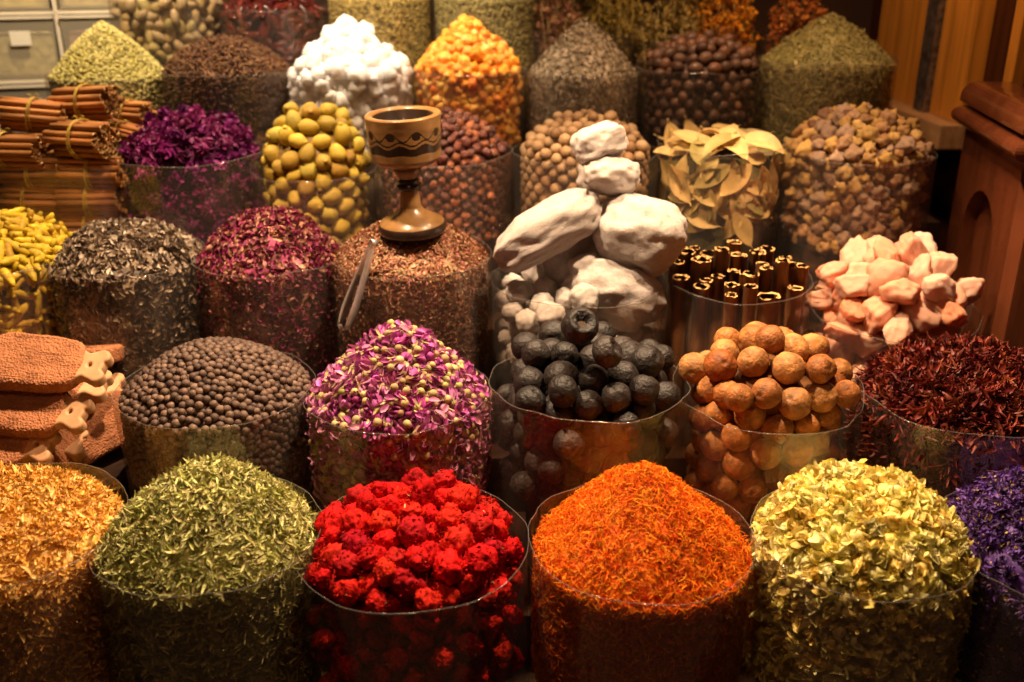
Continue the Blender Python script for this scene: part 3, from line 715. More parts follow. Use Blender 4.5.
# wooden crate that carries the scrubbers
ztop = P(45, 480, 1.40).z
cr = empty('wooden_crate', (b.c.x - .02, 1.475, 0)); cr.location.z = CZ[1]; tag(cr, 'dark wooden crate under the terracotta foot scrubbers', 'crate')
hC = ztop - CZ[1] - .012
build('body', box((0, 0, hC/2), (.30, .25, hC), .004), DARKWOOD, parent=cr)

# ================================================================== ROW 3
# turmeric fingers
b = Bag(-14, 250, 180, 207, Y3, 'dome', nzamp=.008, seed=12)
m = mat('turmeric_root', [(.44, .29, .012), (.54, .38, .022), (.36, .20, .012)], rough=.6, ns=70, noise_mix=.35, bump=.5, bs=120, var=.2)
def finger(seed):
    q = random.Random(seed); L = q.uniform(.055, .075); pts, rd = [], []
    a = q.uniform(0, 6.28); bd = q.uniform(.05, .25)
    for i in range(10):
        t = i/9 - .5; pts.append((L*t, L*bd*(.25 - t*t)*math.cos(a), L*bd*(.25 - t*t)*math.sin(a)))
        rd.append(.0078*(1 - (abs(t)*2)**4*.65)*(1 + .10*math.sin(i*2.4 + seed)))
    ts = [tube(pts, rd, 8)]
    if seed % 2: ts.append(tube([(L*.1, 0, .003), (L*.16, .006, .012), (L*.18, .008, .016)], [.006, .005, .003], 6))
    return combine(ts)
surf_things('turmeric_finger', b, [finger(i) for i in range(6)], m, 260, 'turmeric root', 'turmeric fingers at the left edge', 'bright yellow knobbly turmeric finger', 'the turmeric heap', .0155, 300, (.85, 1.1), tilt=.30, side_tilt=.15, sd=.16, off=.005, inset=.004,
            cinset=.012, rest_name='turmeric_fingers', rest_label='turmeric packed inside the bag at the left edge')
make_bag(b, 'clear plastic bag around the turmeric at the left edge', up=0, seed=41)
# grey-brown lichen
b = Bag(127, 256, 154, 218, Y3, 'flat', nzamp=.014, seed=13)
m = mat('lichen_flake', [(.12, .08, .055), (.28, .20, .14), (.52, .42, .32), (.20, .13, .07), (.07, .05, .04)], rnd='island', rough=.6, ns=150, transl=.1, var=.3)
scatter_stuff('lichen_flakes', b, flakes(8, .017, .013, (.6, 2.8), (.4, 1.3), sd=41, seg=3, tip=.5), m, 3600, 'crumpled grey and brown dried lichen flakes in the third row', 'dried lichen', tilt=.8, depthj=.010, inset=.008, side_tilt=.6)
make_bag(b, 'clear plastic bag around the grey brown lichen', up=.002, seed=43, wob=.006)
# rose petals
b = Bag(270, 254, 150, 207, Y3, 'dome', nzamp=.010, seed=14)
m = mat('rose_petal', [(.15, .007, .04), (.24, .014, .07), (.34, .05, .13), (.50, .27, .15), (.12, .006, .05), (.36, .16, .08)], rnd='island', rough=.5, ns=150, transl=.2, var=.25)
scatter_stuff('rose_petals', b, flakes(8, .013, .010, (.6, 2.6), (.4, 1.2), sd=51, seg=3, tip=.5), m, 3600, 'heap of loose crimson and pink dried rose petals, third row', 'dried petals', tilt=.8, depthj=.009, inset=.007, side_tilt=.5)
make_bag(b, 'clear plastic bag around the loose crimson rose petals', up=.002, seed=45)
# herbal tea mix
bt = b = Bag(410, 252, 160, 212, Y3, 'dome', nzamp=.004, seed=15)
m = mat('herbal_mix', [(.28, .09, .045), (.40, .18, .085), (.20, .045, .03), (.58, .36, .21), (.20, .14, .045), (.46, .15, .13)], rnd='island', rough=.6, ns=150, transl=.1, var=.3)
scatter_stuff('herbal_tea_mix', b, flakes(6, .009, .005, (.4, 2.2), (.3, 1.0), sd=61, seg=2, tip=.6) + [thread(.009, .0012, .5, 5)], m, 8000, 'reddish brown fine herbal tea mix under the wooden goblet', 'herbal tea', tilt=.6, depthj=.004, inset=.005, side_tilt=.3)
make_bag(b, 'clear plastic bag around the reddish brown herbal mix, tongs hanging outside', up=.000, seed=47)
# wooden goblet standing on the mix
def goblet():
    base = P(413, 232, Y3 - .045); d = depth(232, base.y); k = d/F    # metres per pixel
    zb = bt.dome(base.x - bt.c.x, base.y - bt.c.y); base.z = zb - .006
    top = P(402, 112, base.y).z; Ht = top - base.z; R = 36.5*k
    root = empty('wooden_goblet', base); root.rotation_euler = (.03, -.055, .3); tag(root, 'turned wooden goblet with dark wavy bands standing on herbal mix', 'goblet')
    mw = mat('turned_goblet_wood', [(.24, .125, .042)], wood=(18, 18, 60), ns=1, noise_mix=.4, rough=.33, bump=.15, var=0, coat=.35)
    md = mat('goblet_stain_and_dark_inside', [(.022, .012, .008)], ns=40, noise_mix=.4, rough=.3, var=0, coat=.4)
    foot = lathe([(0, 0), (R*.86, 0), (R*.93, .006), (R*.93, .013), (R*.88, .018)], 48); foot2 = lathe([(R*.88, .018), (R*.84, .022), (R*.60, .030), (R*.36, .040), (R*.29, .047)], 48)
    build('foot', combine([foot.mat(1), foot2]), [mw, md], parent=root)
    h1 = Ht*.41; h2 = Ht*.56
    st1 = lathe([(R*.29, .046), (R*.27, h1*.75), (R*.24, h1*.90)], 32); st2 = lathe([(R*.24, h1*.90), (R*.33, h1*.94), (R*.33, h1*1.02), (R*.25, h1*1.05), (R*.31, h1*1.09), (R*.25, h1*1.14)], 32)
    st3 = lathe([(R*.25, h1*1.14), (R*.34, h1*1.25), (R*.40, h2), (R*.30, h2 + .004)], 32)
    build('stem', combine([st1, st2.mat(1), st3]), [mw, md], parent=root)
    # bowl: wall rows fine enough to carry the stained wavy band
    ns = 240; NR = 70; prof = [(R*.30, h2), (R*.55, h2 + .004), (R*.80, h2 + .010), (R*.93, h2 + .019)] + [(R*(.93 + .07*t), h2 + .019 + (Ht - h2 - .021)*t) for t in [i/NR for i in range(1, NR + 1)]] + \
        [(R*.97, Ht), (R*.84, Ht), (R*.80, Ht - .004), (R*.74, Ht - .03), (R*.5, Ht - .045), (0, Ht - .048)]
    t = lathe(prof, ns); M = np.zeros(len(t.C), int)
    for f in range(len(t.C)):
        j, q = divmod(f, ns); a = q/ns*2*PI
        if 3 <= j <= 3 + NR:
            u = (j - 3)/NR; wv = .05*math.sin(a*9)
            if .18 < u - wv*.3 and u - wv < .38: M[f] = 1
            if abs(u - wv - .46) < .02: M[f] = 1
            if abs(u - .62)/.09 < 1 and math.cos(a*9 + .6) > .45 + .5*(abs(u - .62)/.09)**2: M[f] = 1
            if abs(u - .62 - .10*math.cos(a*9 + .6)) < .02: M[f] = 1
        if j > NR + 5: M[f] = 1  # inside of the bowl set to the darker colour
    t.M = M; build('bowl', t, [mw, md], parent=root)
goblet()
# metal tongs hanging on the rim
def tongs():
    top = P(373, 243, Y3 - bt.R*.86); bot = P(343, 328, Y3 - bt.R*1.0 - .005); dirv = (bot - top); L = dirv.length
    ms = mat('polished_steel', [(.85, .80, .78)], ns=60, noise_mix=.15, rough=.28, metal=.75, var=0)
    root = empty('sugar_tongs', top); tag(root, 'slim steel tongs hanging on the rim of herbal mix bag', 'tongs')
    root.rotation_mode = 'QUATERNION'; zax = -dirv.normalized(); cv = (CAM - top); cv = (cv - zax*cv.dot(zax)).normalized(); xax = (Matrix.Rotation(.95, 3, zax) @ cv); yax = zax.cross(xax)
    root.rotation_quaternion = Matrix((xax, yax, zax)).transposed().to_quaternion()
    for s in (-1, 1):
        V, Fs = [], []; N = 14
        for i in range(N + 1):
            t = i/N; sp = .003 + .0085*math.sin(min(1, t*1.1)*PI*.5) - (.002*(t - .75)/.25 if t > .75 else 0); wdt = (.0075 + .0035*t if t < .8 else .0103 - .018*(t - .8))
            for (x, y) in ((-wdt, -.0005), (0, .0014), (wdt, -.0005), (wdt, -.0017), (0, .0004), (-wdt, -.0017)): V.append((s*(sp + .0 + y*1.0), x, -L*t))
        for i in range(N):
            for k in range(6): Fs.append((i*6 + k, i*6 + (k + 1) % 6, (i + 1)*6 + (k + 1) % 6, (i + 1)*6 + k))
        Fs += [tuple(range(6)), tuple(N*6 + k for k in range(6))]
        arm = build('arm', T(V, Fs), ms, parent=root)
        tips = combine([tube([(s*.0105, x, -L*.975), (s*.006, x*1.2, -L*1.0), (s*.003, x*1.3, -L*1.02)], [.0012, .001, .0004], 5) for x in (-.0035, 0, .0035)])
        build('claw', tips, ms, parent=arm)
    bend = [(.0035*math.cos(a), 0, .006*math.sin(a)) for a in [PI*i/10 for i in range(11)]]
    V, Fs = [], []
    for (x, _, z) in bend:
        for y in (-.0080, .0080):
            V.append((x*1.5, y, z)); V.append((x*1.1, y, z*.8))
    for i in range(10): a = i*4; Fs += [(a, a + 2, a + 6, a + 4), (a + 1, a + 5, a + 7, a + 3), (a, a + 4, a + 5, a + 1), (a + 2, a + 3, a + 7, a + 6)]
    build('spring_bend', T(V, Fs), ms, parent=root)
tongs()
# white stones
b = Bag(578, 280, 172, 262, Y3 - .03, 'flat', nzamp=.006, seed=16)
mst = mat('white_alum_rock', [(.43, .37, .34), (.47, .42, .38)], rough=.6, ns=12, noise_mix=.15, bump=.8, bs=30, var=.05, sss=.25, sssr=(.02, .012, .008))
def stone(px, py, Y, sx_, sy_, sz_, rot, seed, label, sub=5, ncut=11):
    t = boxrock(5, seed); o = build('white_rock', t, mst, loc=P(px, py, Y), rot=rot)
    k = depth(py, Y)/F; o.scale = (sx_*k, sy_*k, sz_*k); tag(o, label, 'alum rock', 'big white rocks stacked above their bag')
stone(599, 144, Y3 - .02, 27, 18, 18, (0, -.25, .3), 4, 'small white rock at the very top of the rock tower')
stone(609, 175, Y3 - .02, 31, 23, 20, (0, .12, .5), 8, 'white rock second from the top of the rock tower')
stone(547, 231, Y3 - .06, 58, 26, 25, (0, -.52, .1), 21, 'long white rock slanting up to the right from the bag rim')
stone(640, 234, Y3 - .06, 43, 32, 36, (.1, .30, -.2), 34, 'large blocky white rock on the upper right of the tower')
stone(612, 294, Y3 - .075, 50, 32, 34, (0, .35, .1), 55, 'large white rock inside the bag below the blocky one')
stone(575, 255, Y3 - .00, 34, 24, 40, (0, .2, 0), 66, 'white rock wedged between the slanting rock and the blocky one')
fr = [(random.randrange(4), np.array(rand_rot())*r, p, t) for (p, r, t) in pack(b, (.017, .030), 70, .17, squash=.9)]
fr = [f for f in fr if f[2].x < b.c.x + .03 or f[2].z < b.c.z - .07]
place_things('white_chunk', [to_mesh('white_chunk', rock(4, i + 5, 9, .10, 4, smooth=True, lo=.7, hi=.95), mst) for i in range(4)], fr, 'alum chunk', 'smaller white chunks in the rock bag', 'smaller white chunk', b, 'the white rock bag', ordinal=True, per_row=7)
tag(build('white_rubble', core(b, .05), mst), 'white rubble packed inside the white rock bag', 'alum rubble', kind='stuff')
make_bag(b, 'clear plastic bag around the white rocks and chunks', up=.004, seed=49, wob=.007)
# upright cinnamon quills
b = Bag(738, 262, 146, 240, Y3 - .02, 'flat', nzamp=0, seed=17)
mc = mat('cinnamon_bark', [(.32, .13, .045), (.38, .17, .065), (.25, .095, .035)], wood=(8, 90, 90), ns=1, noise_mix=.5, rough=.6, bump=.3, var=.25)
mce = mat('cinnamon_cut_edge', [(.80, .46, .17)], rough=.6, ns=80, var=.1)
pts = []; tries = 0
while len(pts) < 30 and tries < 9000:
    tries += 1; r = random.choice((.014, .016, .019, .023)); q = random.uniform(0, 2*PI); rho = (b.Ri - r - .002)*math.sqrt(random.random())
    if tries % 3 == 0: rho = b.Ri - r - .002
    x, y = rho*math.cos(q), rho*math.sin(q)
    if all((x - a)**2 + (y - c)**2 > (r + d)**2*.98 for (a, c, d) in pts): pts.append((x, y, r))
pts.sort(key=lambda a: (-round(a[1]/.05), a[0]))
for i, (x, y, r) in enumerate(pts):
    zt = b.c.z - .004 + y*.10 + random.uniform(-.022, .022); L = zt - b.base - .006
    t = quill(L, r, i, turns=random.uniform(1.2, 1.6), th=.0020, double=(i % 3 != 0)).xf(Matrix.Rotation(random.uniform(0, 6), 4, 'X'))
    o = build('cinnamon_quill', t, [mc, mce], loc=(b.c.x + x, b.c.y + y, b.base + .006 + L/2), rot=(0, -PI/2, 0))
    rowi = round(y/.05); rn = 'back' if rowi > 1 else ('front, against the plastic' if rowi < -1 else 'middle')
    s_ = 'left' if x < -.04 else ('right' if x > .04 else 'centre')
    tag(o, '%s upright rolled cinnamon quill, %s %s of its bag' % ('wide' if r > .015 else 'narrow', rn, s_) if rn != 'front, against the plastic' else '%s upright rolled cinnamon quill against the plastic at front %s' % ('wide' if r > .015 else 'narrow', s_), 'cinnamon quill', 'upright quills in the third row bag')
make_bag(b, 'clear plastic bag holding upright rolled cinnamon quills', up=-.030, seed=51)
# pink salt chunks
b = Bag(893, 300, 164, 236, Y3 - .04, 'full', nzamp=.008, seed=18)
msa = mat('pink_salt', [(.72, .34, .22), (.80, .46, .33), (.72, .27, .14), (.82, .58, .46)], rough=.42, ns=40, noise_mix=.2, bump=.5, bs=90, var=.08, sss=.4, sssr=(.03, .014, .008))
chk = [rock(4, i + 11, 8, .12, 3, (1.45, 1.0, .82), True, .58, .95) for i in range(5)]
fr = [(random.randrange(5), np.array(rand_rot())*r*1.08, p, t) for (p, r, t) in pack(b, (.022, .036), 110, .16, squash=.84)]
place_things('salt_chunk', [to_mesh('salt_chunk', t, msa) for t in chk], fr, 'salt chunk', 'pink salt chunks in the third row', 'peach pink salt chunk', b, 'the salt heap', ordinal=True, per_row=7)
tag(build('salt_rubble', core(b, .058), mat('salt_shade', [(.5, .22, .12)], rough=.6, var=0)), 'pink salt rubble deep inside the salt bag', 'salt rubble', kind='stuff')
make_bag(b, 'clear plastic bag around the pink salt chunks', up=-.010, dipfront=.015, seed=53, wob=.007)

# ================================================================== ROW 4
# tied cinnamon bundles
mtie = mat('yellow_raffia', [(.62, .42, .07)], rough=.6, ns=100, var=.1)
mcb = mat('bundled_cinnamon_bark', [(.48, .18, .048), (.56, .24, .075), (.36, .13, .034)], wood=(8, 90, 90), ns=1, noise_mix=.4, rough=.55, bump=.3, var=.25)
ME_Q = [to_mesh('quill', quill(.122, .0082, i + 40, turns=random.uniform(1.3, 1.7), th=.0012, double=(i % 2 == 0), n=14), [mcb, mce]) for i in range(5)]
hexp = [(0, 0)] + [(.0158*math.cos(a), .0158*math.sin(a)) for a in [i*PI/3 for i in range(6)]] + [(.0315*math.cos(a)*(1 if i % 2 == 0 else .88), .0315*math.sin(a)*(1 if i % 2 == 0 else .88)) for i, a in [(i, i*PI/6) for i in range(12)]]
def raffia():
    ts = []
    for k, x0 in enumerate((-.004, 0, .005)):
        pts = [(x0 + .003*math.sin(a + k), .0408*math.cos(a)*(1 + .02*math.sin(a*6)), .0408*math.sin(a)*(1 + .02*math.cos(a*6))) for a in [i/28*2*PI for i in range(29)]]
        ts.append(tube(pts, .0011, 5, cap=False))
    ts.append(tube([(0, 0, .041), (.006, .004, .048), (.012, .002, .045)], .0011, 5)); ts.append(tube([(0, 0, .041), (-.006, -.003, .047), (-.012, -.006, .043)], .0011, 5))
    return combine(ts)
ME_R = to_mesh('raffia_tie', raffia(), mtie)
def bundle(px, py, Y, rz, pitch, sc_, label, root0=[None]):
    o = empty('cinnamon_bundle', P(px, py, Y)); o.rotation_euler = (0, pitch, rz); o.scale = (sc_[0], sc_[1], sc_[1]); tag(o, label, 'cinnamon bundle', 'tied cinnamon bundles stacked at the left')
    r = random.Random(px*7 + py)
    for i, (y, z) in enumerate(hexp):
        q = bpy.data.objects.new('quill', ME_Q[r.randrange(5)]); link(q, o); q.location = (r.uniform(-.008, .008), y, z); q.rotation_euler = (r.uniform(0, 6), 0, 0)
    t = bpy.data.objects.new('raffia_tie', ME_R); link(t, o); t.location.x = r.uniform(-.012, .004)
BUN = [(87, 103, 2.061, -.25, -.07, (1.0, .92), 'tied cinnamon bundle on the very top of the bundle stack'),
       (36, 116, 2.033, .10, .10, (1.0, .92), 'tied cinnamon bundle leaning against the left of the topmost bundle'),
       (82, 139, 1.986, -.35, -.02, (1.0, .96), 'tied cinnamon bundle with cut ends showing, under the topmost one'),
       (12, 150, 1.986, -.10, 0, (1.0, .9), 'tied cinnamon bundle at the left edge, low in the stack'),
       (128, 113, 2.167, -.35, 0, (.9, .7), 'short tied cinnamon bundle behind the topmost one, near purple roses'),
       (122, 132, 2.079, -.45, .12, (.9, .6), 'thin tied cinnamon bundle touching the purple rose bag'),
       (44, 150, 2.105, -.1, 0, (1, .95), 'cinnamon bundle hidden in the heart of the stack')]
for a in BUN: bundle(*a)
k = 0
for i, py in enumerate((172, 200, 228)):
    for j, px in enumerate((34, 92)):
        bundle(px, py, 1.995, random.uniform(-.15, .1), random.uniform(-.05, .05), (.98, .86), 'cinnamon bundle behind plastic, %s layer of the bag, %s side' % (('upper', 'middle', 'lowest')[i], ('left', 'right')[j]))
def soft_box_bag(cx, cy, Yc, wpx, dm, top, z0, label, seed):
    c = P(cx, cy, Yc); wx = wpx*depth(cy, Yc)/F; h = P(cx, top, Yc).z - z0; ns, V, Fs, nr = 64, [], [], 8
    for j in range(nr + 1):
        for k in range(ns):
            a = 2*PI*k/ns; e = .28; x = abs(math.cos(a))**e*(1 if math.cos(a) > 0 else -1)*wx/2; y = abs(math.sin(a))**e*(1 if math.sin(a) > 0 else -1)*dm/2
            z = h*j/nr; f = 1 + .03*noise.noise(Vector((x*12 + seed, y*12, z*12))); V.append((x*f, y*f, z + (.006*noise.noise(Vector((x*20, y*20, seed))) if j == nr else 0)))
    for j in range(nr):
        for k in range(ns): Fs.append((j*ns + k, j*ns + (k + 1) % ns, (j + 1)*ns + (k + 1) % ns, (j + 1)*ns + k))
    o = build('plastic_bag', T(V, Fs), PLASTIC, loc=(c.x, Yc, z0)); tag(o, label, 'bag', 'clear plastic bags of the spice display')
soft_box_bag(62, 160, 2.023, 122, .20, 158, CZ[3], 'squarish clear plastic bag holding the lower cinnamon bundles', 4)
zb = P(60, 244, 1.997).z
o = empty('wooden_riser', (P(60, 160, 2.024).x, 2.024, CZ[3])); tag(o, 'dark wooden riser block beneath the cinnamon bundles', 'riser')
build('body', box((0, 0, (zb - .01 - CZ[3])/2), (.22, .17, max(.02, zb - .01 - CZ[3])), .003), DARKWOOD, parent=o)
# purple roses
b = Bag(190, 153, 144, 106, Y4, 'full', nzamp=.008, seed=19)
m = mat('purple_rose', [(.12, .006, .085), (.20, .012, .13), (.28, .03, .15), (.09, .006, .05)], rnd='object', rough=.5, ns=120, transl=.15, var=.25)
rs = [cluster(26, i + 300, .0125, .017, .014, (.6, 2.4), (.5, 1.3), blob(2, .3, 2, i, (.009, .009, .009)), tip=.4) for i in range(5)]
fr = [(random.randrange(5), np.array(rand_rot())*r/.0165, p, t) for (p, r, t) in pack(b, (.0145, .0235), 260, .17, squash=.80)]
place_things('purple_rose', [to_mesh('purple_rose', t, m) for t in rs], fr, 'dried rose', 'purple roses in the fourth row', 'crumpled dark purple dried rose', b, 'the purple rose heap')
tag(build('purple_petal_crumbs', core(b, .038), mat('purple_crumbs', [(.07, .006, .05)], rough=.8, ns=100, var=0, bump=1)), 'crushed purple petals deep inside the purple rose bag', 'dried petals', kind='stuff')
make_bag(b, 'clear plastic bag around the crumpled purple roses', up=.004, seed=55, wob=.006)
# generic packed heaps
def packed(cx, cy, wpx, top, Y, shape, seed, name, temps, m, rad, cat, group, base_label, where, bag_label, nmax=300, sd=.15, squash=.92, unit=1.0, amp=.005, cc=None, ordinal=False, per=8, up=.004, core_label='', core_name='', coreK=1.9, wob=.005, dip=0.0, side_front=.2):
    b = Bag(cx, cy, wpx, top, Y, shape, nzamp=amp, seed=seed)
    fr = [(random.randrange(len(temps)), np.array(rand_rot())*r*unit, p, t) for (p, r, t) in pack(b, rad, nmax + 420, sd, squash=squash, side_front=side_front)]
    fr.sort(key=lambda f: (f[2] - CAM).length + (0 if f[3] else .3)); rest = [f[:3] for f in fr[300:]]; fr = fr[:300]
    place_things(name, [to_mesh(name, t, m) for t in temps], fr, cat, group, base_label, b, where, ordinal, per)
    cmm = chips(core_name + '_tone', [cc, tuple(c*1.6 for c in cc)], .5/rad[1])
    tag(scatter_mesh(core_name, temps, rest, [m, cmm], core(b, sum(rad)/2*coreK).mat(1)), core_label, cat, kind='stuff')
    make_bag(b, bag_label, up=up, seed=seed + 60, wob=wob, dipfront=dip); return b
# yellow-green fruits
m = mat('yellow_green_fruit', [(.38, .25, .025), (.50, .35, .04), (.28, .15, .018), (.42, .34, .05)], rough=.5, ns=60, noise_mix=.4, bump=.4, bs=110, var=.15)
frt = [combine([blob(3, .10, 1.6, i, (1.18, .92, .92)), tube([(1.05, 0, 0), (1.28, 0, 0)], [.22, .30], 7)]) for i in range(4)]
packed(315, 170, 124, 102, Y4 - .02, 'full', 20, 'yellow_fruit', frt, m, (.0155, .0205), 'dried fruit', 'yellow green fruits in the fourth row', 'olive yellow dried fruit', 'the yellow green heap',
       'clear plastic bag around the olive yellow fruits, left of the goblet', cc=(.12, .07, .01), core_name='yellow_fruit_mass', core_label='olive yellow fruits deep inside their bag')
# rosehips
m = mat('rosehip_skin', [(.09, .022, .014), (.14, .034, .020), (.34, .10, .03), (.06, .016, .012)], spec=.5, rough=.28, ns=90, noise_mix=.5, bump=.6, bs=160, var=.25, coat=.2)
packed(443, 152, 138, 108, Y4, 'full', 21, 'dried_rosehip', [blob(2, .38, 1.8, i*2.1, (1.1, .95, .85), oct2=.15) for i in range(5)], m, (.0082, .0118), 'rosehip', 'dark red rosehips behind the goblet', 'shrivelled dark red rosehip', 'the rosehip heap',
       'clear plastic bag around the dark red rosehips, behind the goblet', nmax=400, sd=.17, cc=(.05, .012, .008), core_name='rosehip_mass', core_label='dark red rosehips deep inside their bag')
# beige nuts
m = mat('beige_nut', [(.29, .17, .08), (.37, .235, .12), (.23, .12, .05)], rough=.5, ns=70, noise_mix=.4, bump=.3, bs=150, var=.18)
packed(585, 152, 146, 109, Y4, 'full', 22, 'beige_nut', [blob(3, .07, 1.3, i, (1.05, .97, .95)) for i in range(4)], m, (.0115, .0140), 'nut', 'beige nuts in the fourth row', 'round beige brown nut', 'the beige nut heap',
       'clear plastic bag around the beige nuts, behind the white rock tower', nmax=300, sd=.17, cc=(.14, .08, .04), core_name='beige_nut_mass', core_label='beige nuts deep inside their bag')
# bay leaves
b = Bag(720, 150, 124, 134, Y4 - .02, 'flat', nzamp=.004, seed=23)
m = mat('bay_leaf', [(.66, .44, .16), (.76, .53, .22), (.54, .38, .13), (.32, .27, .09)], rough=.5, ns=50, noise_mix=.2, var=.15, transl=.15)
def bay(seed, L=.095, W=.042):
    q = random.Random(seed); n = 10; V, Fs = [], []; cv = q.uniform(-1.0, 1.6); cp = q.uniform(.1, .5)
    for i in range(n + 1):
        t = i/n; wd_ = W/2*math.sin(PI*t)**.75*(1 - .15*(t - .5)); x = L*(t - .5); z = -cv*(t - .5)**2*L*.5
        for s in (-1, -.5, 0, .5, 1): V.append((x, s*wd_, z + abs(s)*wd_*cp - (.0006 if s == 0 else 0) + .0015*math.sin(t*9 + seed)*abs(s)))
    for i in range(n):
        for j in range(4): Fs.append((i*5 + j, (i + 1)*5 + j, (i + 1)*5 + j + 1, i*5 + j + 1))
    return combine([T(V, Fs), tube([(L*.47, 0, -cv*.11*L), (L*.58, 0, -cv*.16*L)], .0009, 4)])
lt = [to_mesh('bay_leaf', bay(i), m) for i in range(7)]; fr = []
for i in range(34):   # lying on top
    q = random.uniform(0, 6.28); r = b.Ri*.78*math.sqrt(random.random()); x, y = r*math.cos(q), r*math.sin(q); p = Vector((b.c.x + x, b.c.y + y, b.c.z - .020 + i*.0016 + random.uniform(0, .006)))
    n = Vector((random.gauss(0, .22), random.gauss(-.35, .22), 1)).normalized(); fr.append((random.randrange(7), np.array(frame_from(n, random.uniform(0, 6.28)))*random.uniform(.8, 1.15), p, True))
for i in range(64):   # standing against the plastic
    q = random.uniform(PI*1.02, PI*1.98); p = Vector((b.c.x + (b.Ri - .006 - random.uniform(0, .012))*math.cos(q), b.c.y + (b.Ri - .006 - random.uniform(0, .012))*math.sin(q), b.c.z - .02 - random.uniform(0, .12)))
    n = Vector((math.cos(q), math.sin(q), random.gauss(0, .15))).normalized(); fr.append((random.randrange(7), np.array(frame_from(n, random.uniform(0, 6.28)))*random.uniform(.75, 1.0), p, False))
for i in range(4):    # upright at the back rim
    q = random.uniform(.15, 2.9); p = Vector((b.c.x + b.Ri*.8*math.cos(q), b.c.y + b.Ri*.8*math.sin(q), b.c.z + .004)); n = Vector((random.gauss(0, .3), -1, .3)).normalized()
    fr.append((random.randrange(7), np.array(frame_from(n, PI/2 + random.gauss(0, .5))), p, True))
place_things('bay_leaf', lt, fr, 'bay leaf', 'bay leaves in the fourth row', 'pale dried bay leaf', b, 'the bay leaf pile', ordinal=True, per_row=8)
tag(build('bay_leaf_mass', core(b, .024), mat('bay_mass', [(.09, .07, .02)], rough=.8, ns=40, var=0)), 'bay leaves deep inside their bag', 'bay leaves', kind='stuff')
make_bag(b, 'clear plastic bag around the bay leaves', up=.016, seed=57)
# frankincense resin
m = mat('amber_resin', [(.60, .34, .09), (.66, .42, .15), (.44, .22, .08), (.50, .33, .22), (.22, .10, .05)], rough=.4, ns=70, noise_mix=.45, bump=.7, bs=120, var=.2, sss=.2)
packed(857, 150, 148, 106, Y4 - .02, 'full', 24, 'resin_lump', [blob(3, .42, 1.9, i*1.7, (1.15, .95, .9), oct2=.34) for i in range(6)], m, (.0105, .0185), 'resin lump', 'amber resin lumps in the fourth row', 'knobbly amber brown resin lump', 'the resin heap',
       'clear plastic bag around the knobbly amber resin', nmax=300, sd=.19, unit=1.1, cc=(.12, .05, .02), core_name='resin_rubble', core_label='amber resin crumbs deep inside their bag', up=.002, wob=.006)

# ================================================================== ROW 5
# cardamom
b = Bag(109, 74, 117, 20, Y5, 'peak', nzamp=.005, seed=25)
m = mat('green_cardamom', [(.36, .30, .07), (.46, .40, .11), (.58, .50, .18), (.24, .20, .05)], rough=.6, ns=100, var=.2)
surf_things('cardamom_pod', b, [blob(2, .08, 2, i, (.0078, .0044, .0042)) for i in range(3)], m, 1500, 'cardamom pod', 'green cardamom pods in the back left bag', 'tiny pale green pod', 'the green pod cone', .0072, 300, (.85, 1.15), tilt=.5, sd=.10, off=.001, inset=.004,
            cinset=.006, rest_name='cardamom_pods', rest_label='remaining pale green pods in the pointed heap at the back left')
make_bag(b, 'clear plastic bag around the pointed heap of pale green pods', up=.0, seed=61)
# cloves
b = Bag(227, 68, 126, 38, Y5, 'dome', nzamp=.004, seed=26)
m = mat('clove_brown', [(.085, .035, .016), (.15, .065, .028), (.24, .12, .05), (.06, .024, .012)], rough=.55, ns=100, var=.25)
clv = [combine([tube([(-.007, 0, 0), (0, 0, .0006), (.005, 0, 0)], [.0009, .0016, .0022], 5), blob(1, .1, 2, i, (.0026, .0026, .0026)).xf(Matrix.Translation((.0065, 0, 0)))] +
               [petal(.005, .002, .5, .3, 2, i).xf(Matrix.Rotation(a, 4, 'X') @ Matrix.Translation((.0055, 0, .0032)) @ Matrix.Rotation(-.9, 4, 'Y')) for a in (0, 1.57, 3.14, 4.7)]) for i in range(3)]
surf_things('clove', b, clv, m, 1700, 'clove', 'brown cloves in the back row bag', 'tiny dark brown clove', 'the clove heap', .0068, 300, (1.2, 1.7), tilt=.7, sd=.11, off=.001, inset=.004, randrot=True,
            cinset=.006, rest_name='cloves', rest_label='remaining dark brown cloves, beside the white crystals')
make_bag(b, 'clear plastic bag around the dark brown cloves', up=.0, seed=63)
# white crystals
m = mat('white_crystal', [(.90, .86, .84), (.86, .82, .82)], rough=.35, ns=60, noise_mix=.08, bump=.5, bs=90, var=.03, sss=.5, sssr=(.03, .026, .024))
packed(350, 72, 124, 20, Y5 - .03, 'peak', 27, 'white_crystal', [rock(3, i + 31, 9, .22, 3, smooth=True, lo=.62, hi=.9) for i in range(5)], m, (.011, .021), 'crystal lump', 'white crystals in the back row', 'glistening white crystal lump', 'the white crystal heap',
       'clear plastic bag around the glistening white crystals', nmax=290, sd=.18, unit=1.5, squash=.74, cc=(.7, .66, .62), core_name='crystal_rubble', core_label='white crystal crumbs deep inside their bag', up=-.002)
